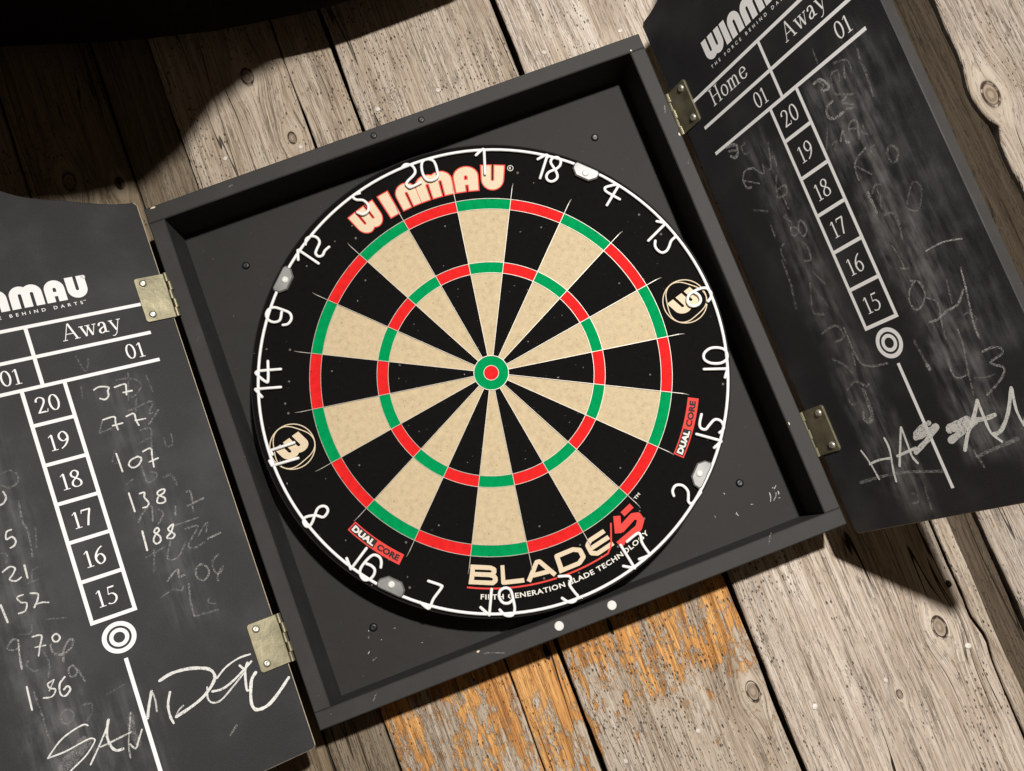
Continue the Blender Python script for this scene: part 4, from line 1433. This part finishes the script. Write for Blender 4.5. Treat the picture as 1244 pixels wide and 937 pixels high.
# radial blades, their outer ends bent over and tapering into the sisal
src = None
for k in range(20):
    if src is None:
        V, F = [], []
        st_ = [(16.2, 1.3, .4, 0), (60, 1.3, .42, 0), (170, 1.3, .5, 0), (181, 1.2, .6, 0), (184.5, .7, .55, .25), (186.5, .0, .4, .6)]
        for r, h, wd, sx in st_:
            V += [(sx - wd / 2, .05, r), (sx - wd / 2, -h, r), (sx + wd / 2, -h, r), (sx + wd / 2, .05, r)]
        for i in range(len(st_) - 1):
            for q in range(3):
                a = i * 4 + q
                F.append((a, a + 4, a + 5, a + 1))
        o = src = mesh_obj('radial_wire', V, F, M_BLADE, board)
    else:
        o = copy_part(src, board)
    o.rotation_euler = (0, math.radians(18 * k + 9), 0)

# printed lettering on the black surround: polar placing
def arc_top(x0deg, rbase, k):
    """x in mm along the arc at rbase -> angle; up = outwards"""
    def f(a, b):
        return polar(rbase + b, x0deg + math.degrees(a / k))
    return f


def arc_bottom(x0deg, rtop, k):
    """text read along the bottom: x runs to the right (angle falls), up = towards the centre"""
    def f(a, b):
        return polar(rtop - b, x0deg - math.degrees(a / k))
    return f


H = 24.2
spans = {'W': (-21.6, -13.7), 'I': (-11.75, -8.95), 'N': (-7.3, -1.45), 'M': (-1.25, 9.1), 'A': (9.9, 16.7), 'U': (17.9, 24.1)}
for ch in 'WINMAU':
    a0, a1 = spans[ch]
    lt = None
    for grow in (0.0, .09):
        wd, pl = logo_glyph(ch, grow)
        v, t = union(pl)
        vv = [polar(179.3 + b * H, a0 + (a1 - a0) * a / wd) for a, b in v]
        if lt is None:
            lt = flat('logo_letter', [(vv, t)], M_LCREAM, board, -.11)
        else:
            flat('letter_outline', [(vv, t)], M_LPINK, lt, -.05 - .006 * ('WINMAU'.index(ch) % 2))
rg_ = [union(pen([[polar(201.6 + 2.7 * math.cos(q * .3142), 25.9 + .77 * math.sin(q * .3142)) for q in range(21)]], .55))]
v, t = sans('R', .03)
rg_.append(([polar(200.4 + b * 2.5, 25.6 + a * .62) for a, b in v], t))
flat('registered_mark', rg_, M_LWHITE, board, -.08)

# wide squared letters along the bottom
WIDE = {
    'B': (1.42, [[(.13, .0), (.13, 1)], [(.0, .89), (1.05, .89), (1.24, .80), (1.24, .66), (1.10, .53), (.2, .53)], [(1.0, .53), (1.22, .46), (1.29, .36), (1.29, .22), (1.16, .11), (.0, .11)]]),
    'L': (1.36, [[(.13, 1.0), (.13, .11), (1.30, .11)]]),
    'A': (1.68, [[(.10, .0), (.72, .89), (.90, .89), (1.52, .0)], [(.38, .27), (1.24, .27)]]),
    'D': (1.48, [[(.13, .11), (.13, .89), (1.0, .89), (1.30, .70), (1.30, .30), (1.0, .11), (.0, .11)]]),
    'E': (1.36, [[(1.36, .89), (.40, .89), (.14, .72), (.14, .28), (.40, .11), (1.36, .11)], [(.14, .50), (1.36, .50)]]),
}
bl = []
for ch, a0, a1 in (('B', -153.3, -161.2), ('L', -162.0, -168.6), ('A', -168.9, -177.6), ('D', -178.0, -186.7), ('E', -187.4, -194.6)):
    wd, ls = WIDE[ch]
    v, t = union(pen(ls, .235, None, 8))
    flat('printed_letter', [([polar(195.3 - b * 17.4, a0 + (a1 - a0) * a / wd) for a, b in v], t)], M_LCREAM, board, -.09)
ul = [polar(198.4, a) for a in range(-153, -193, -1)] + [(42.2, -192.6), (45.2, -190.0), (47.4, -185.8), (53.6, -169.4)]
flat('underline', [union(pen([ul], 1.5, None, 6))], M_LRED, board, -.10)
five = [[(76.2, -161.0), (68.0, -164.5), (66.2, -169.0)],
        [(62.2, -164.2), (59.4, -176.4)], [(59.4, -176.4), (75.0, -169.6), (80.0, -171.0), (81.0, -176.5), (76.5, -182.5), (52.4, -191.0)]]
five[0] = [(77.3, -161.5), (66.5, -166.0)]
red5 = [union(pen([five[0]], 5.2, None, 8) + pen([[(61.0, -165.5), (56.6, -180.6)]], 6.6, None, 8) + pen([[(59.5, -178.6), (74.5, -171.2), (79.2, -172.2), (80.2, -176.8), (75.8, -182.6), (53.0, -190.4)]], 6.4, None, 10))]
flat('printed_figure', red5, M_LRED, board, -.10)
sm = []
v, t = sans('FIFTH GENERATION BLADE TECHNOLOGY', .022, 1.0, 1.12)
wd = max(a for a, b in v)
sm.append(([polar(208.0 - b * 4.4, -156.7 + (-203.5 + 156.7) * a / wd) for a, b in v], t))
v, t = sans('TM', .02)
wd = max(a for a, b in v)
sm.append(([polar(178.4 - b * 2.6, 152.4 - 2.2 * a / wd) for a, b in v], t))
flat('small_lettering', sm, M_LWHITE, board, -.08)['kind'] = 'stuff'


def dual(a0, a1, am):
    """two-part tag: black half outlined in red, red half"""
    r0, r1 = 185.6, 195.8

    def strip(ra, rb, x0, x1, n=10):
        o_ = [polar(rb, x0 + (x1 - x0) * i / n) for i in range(n + 1)]
        i_ = [polar(ra, x0 + (x1 - x0) * i / n) for i in range(n + 1)]
        k = n + 1
        q = [(i, i + 1, k + i + 1, k + i) for i in range(n)]
        if x1 > x0:
            q = [tuple(reversed(z)) for z in q]
        return o_ + i_, q
    ed = .35 if a1 > a0 else -.35
    flat('tag_ground', [strip(r0, r1, a0, a1)], M_LRED, board, -.05)
    flat('tag_panel', [strip(r0 + 1.1, r1 - 1.1, a0 + ed, am)], M_LBLACK, board, -.09)

    def word(s, x0, x1):
        v, t = sans(s, .05, 1.0, 1.02)
        w_ = max(a for a, b in v)
        vv = [polar(r1 - 2.6 - b * 5.2, x0 + (x1 - x0) * a / w_) for a, b in v]
        return vv, t
    flat('tag_lettering', [word('DUAL', a0 + 2.0 * ed, am - 1.0 * ed)], M_LWHITE, board, -.13)
    flat('tag_lettering', [word('CORE', am + 2.2 * ed, a1 - 2.4 * ed)], M_LBLACK, board, -.09)


dual(-117.2, -134.0, -125.6)
dual(134.9, 117.9, 127.0)

for ex, ez in ((196.4, -.8), (-196.6, .6)):
    sh = []
    lines = [arc(ex, ez, 21.0, 21.0, 0, 360, 48)]
    for q in range(2):
        pts = []
        for i in range(49):
            a = 2 * math.pi * i / 48
            rr = 19.0 + 1.9 * math.cos(3 * a + q * math.pi + .5)
            pts.append((ex + rr * math.cos(a), ez + rr * math.sin(a)))
        if q == 0:
            lines.append(pts)
    sh.append(union([p for L in lines for p in pen([L], .95, None, 6)]))
    wd, pl = logo_glyph('W')
    v, t = union(pl)
    ang = math.radians(16)
    c, s = math.cos(ang), math.sin(ang)
    hw, hh = 27.5 / wd, 18.0
    vv = []
    for a, b in v:
        a2, b2 = (a - wd / 2) * hw, (b - .5) * hh
        a2 -= b2 * .18
        vv.append((ex + .4 + a2 * c - b2 * s, ez - .6 + a2 * s + b2 * c))
    sh.append((vv, t))
    flat('emblem', sh, M_LCREAM, board, -.07)

# number ring: one wire hoop, each number of bent wire welded to it
YR = -2.3
pts = [(1.6 + 219.7 * math.sin(2 * math.pi * k / 160), -1.9 + 219.7 * math.cos(2 * math.pi * k / 160)) for k in range(161)]
v, f = tube(pts, 1.5, 10, YR, True)
ring = mesh_obj('number_ring', v, f, M_WIRE, board, smooth=True)
for nm, strokes in RING_DIGITS:
    v, f = join([tube(smooth_line(s_, 5) if len(s_) > 2 else [Vector(p) for p in s_], 1.45, 8, YR - .35) for s_ in strokes])
    mesh_obj('wire_number', v, f, M_WIRE, ring, smooth=True)

# four clips that hold the ring
cv = [(-13.5, 4.6), (-11.0, 6.6), (10.6, 6.6), (13.4, 4.6), (12.6, -1.2), (6.4, -6.8), (-7.2, -6.8), (-12.8, -1.4)]
cv = list(reversed(cv))
v, f = prism(cv, -4.6, 0.0, 1.2)
cd_v, cd_f = dome(3.4, 1.6, 14)
src = s2 = None
for ang_ in (45.6, -45.0, -134.6, 136.8):
    if src is None:
        o = src = mesh_obj('ring_clip', v, f, M_CLIP, board)
        s2 = mesh_obj('clip_rivet', cd_v, cd_f, M_WHITE, o, smooth=True)
        s2.location = Vector((.5, -4.5, -1.0)) * MM
    else:
        o = copy_part(src, board)
        copy_part(s2, o)
    x, z = polar(215.2, ang_)
    o.matrix_local = Matrix.Translation(Vector((x, 0, z)) * MM) @ Matrix.Rotation(math.radians(ang_), 4, 'Y')
# stray fibres and lint on the black
lint = []
for k in range(52):
    r = random.uniform(20, 216)
    a = random.uniform(0, 360)
    if 158 < r < 172 or 95 < r < 108:
        continue
    kk = int(((a + 9) % 360) // 18)
    if r < 162 and kk % 2 == 1:
        continue
    x, z = polar(r, a)
    b_ = random.uniform(0, 6.28)
    l2 = random.uniform(.5, 1.4)
    lint.append((random.uniform(.3, .7), random.uniform(.15, .6), [(x, z), (x + l2 * math.cos(b_), z + l2 * math.sin(b_))]))
lo = chalk('lint', lint, board, lambda s: True, -.5)
lo['kind'] = 'stuff'

# ------------------------------------------------------------------ dark rounded object above, unseen front lip added to cast its shadow
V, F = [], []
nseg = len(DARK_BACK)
for (ex, ey, ez), (fx, fy, fz) in zip(DARK_BACK, CASTER_LIP):
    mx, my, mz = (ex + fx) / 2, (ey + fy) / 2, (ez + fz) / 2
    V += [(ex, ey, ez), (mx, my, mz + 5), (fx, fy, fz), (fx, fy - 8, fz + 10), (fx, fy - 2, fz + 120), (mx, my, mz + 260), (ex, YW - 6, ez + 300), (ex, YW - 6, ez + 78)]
K = 8
for i in range(nseg - 1):
    for k in range(K):
        a, c = i * K + k, i * K + (k + 1) % K
        F.append((a, a + K, c + K, c))
F.append(tuple(range(K)))
F.append(tuple(reversed(range((nseg - 1) * K, nseg * K))))
hood = mesh_obj('dark_piece', V, F, M_DARK, None, smooth=False)
hood['label'] = 'large nearly black rounded object above the left door, with an unseen front lip added to cast its broad shadow on the planks'
hood['category'] = 'dark shade'
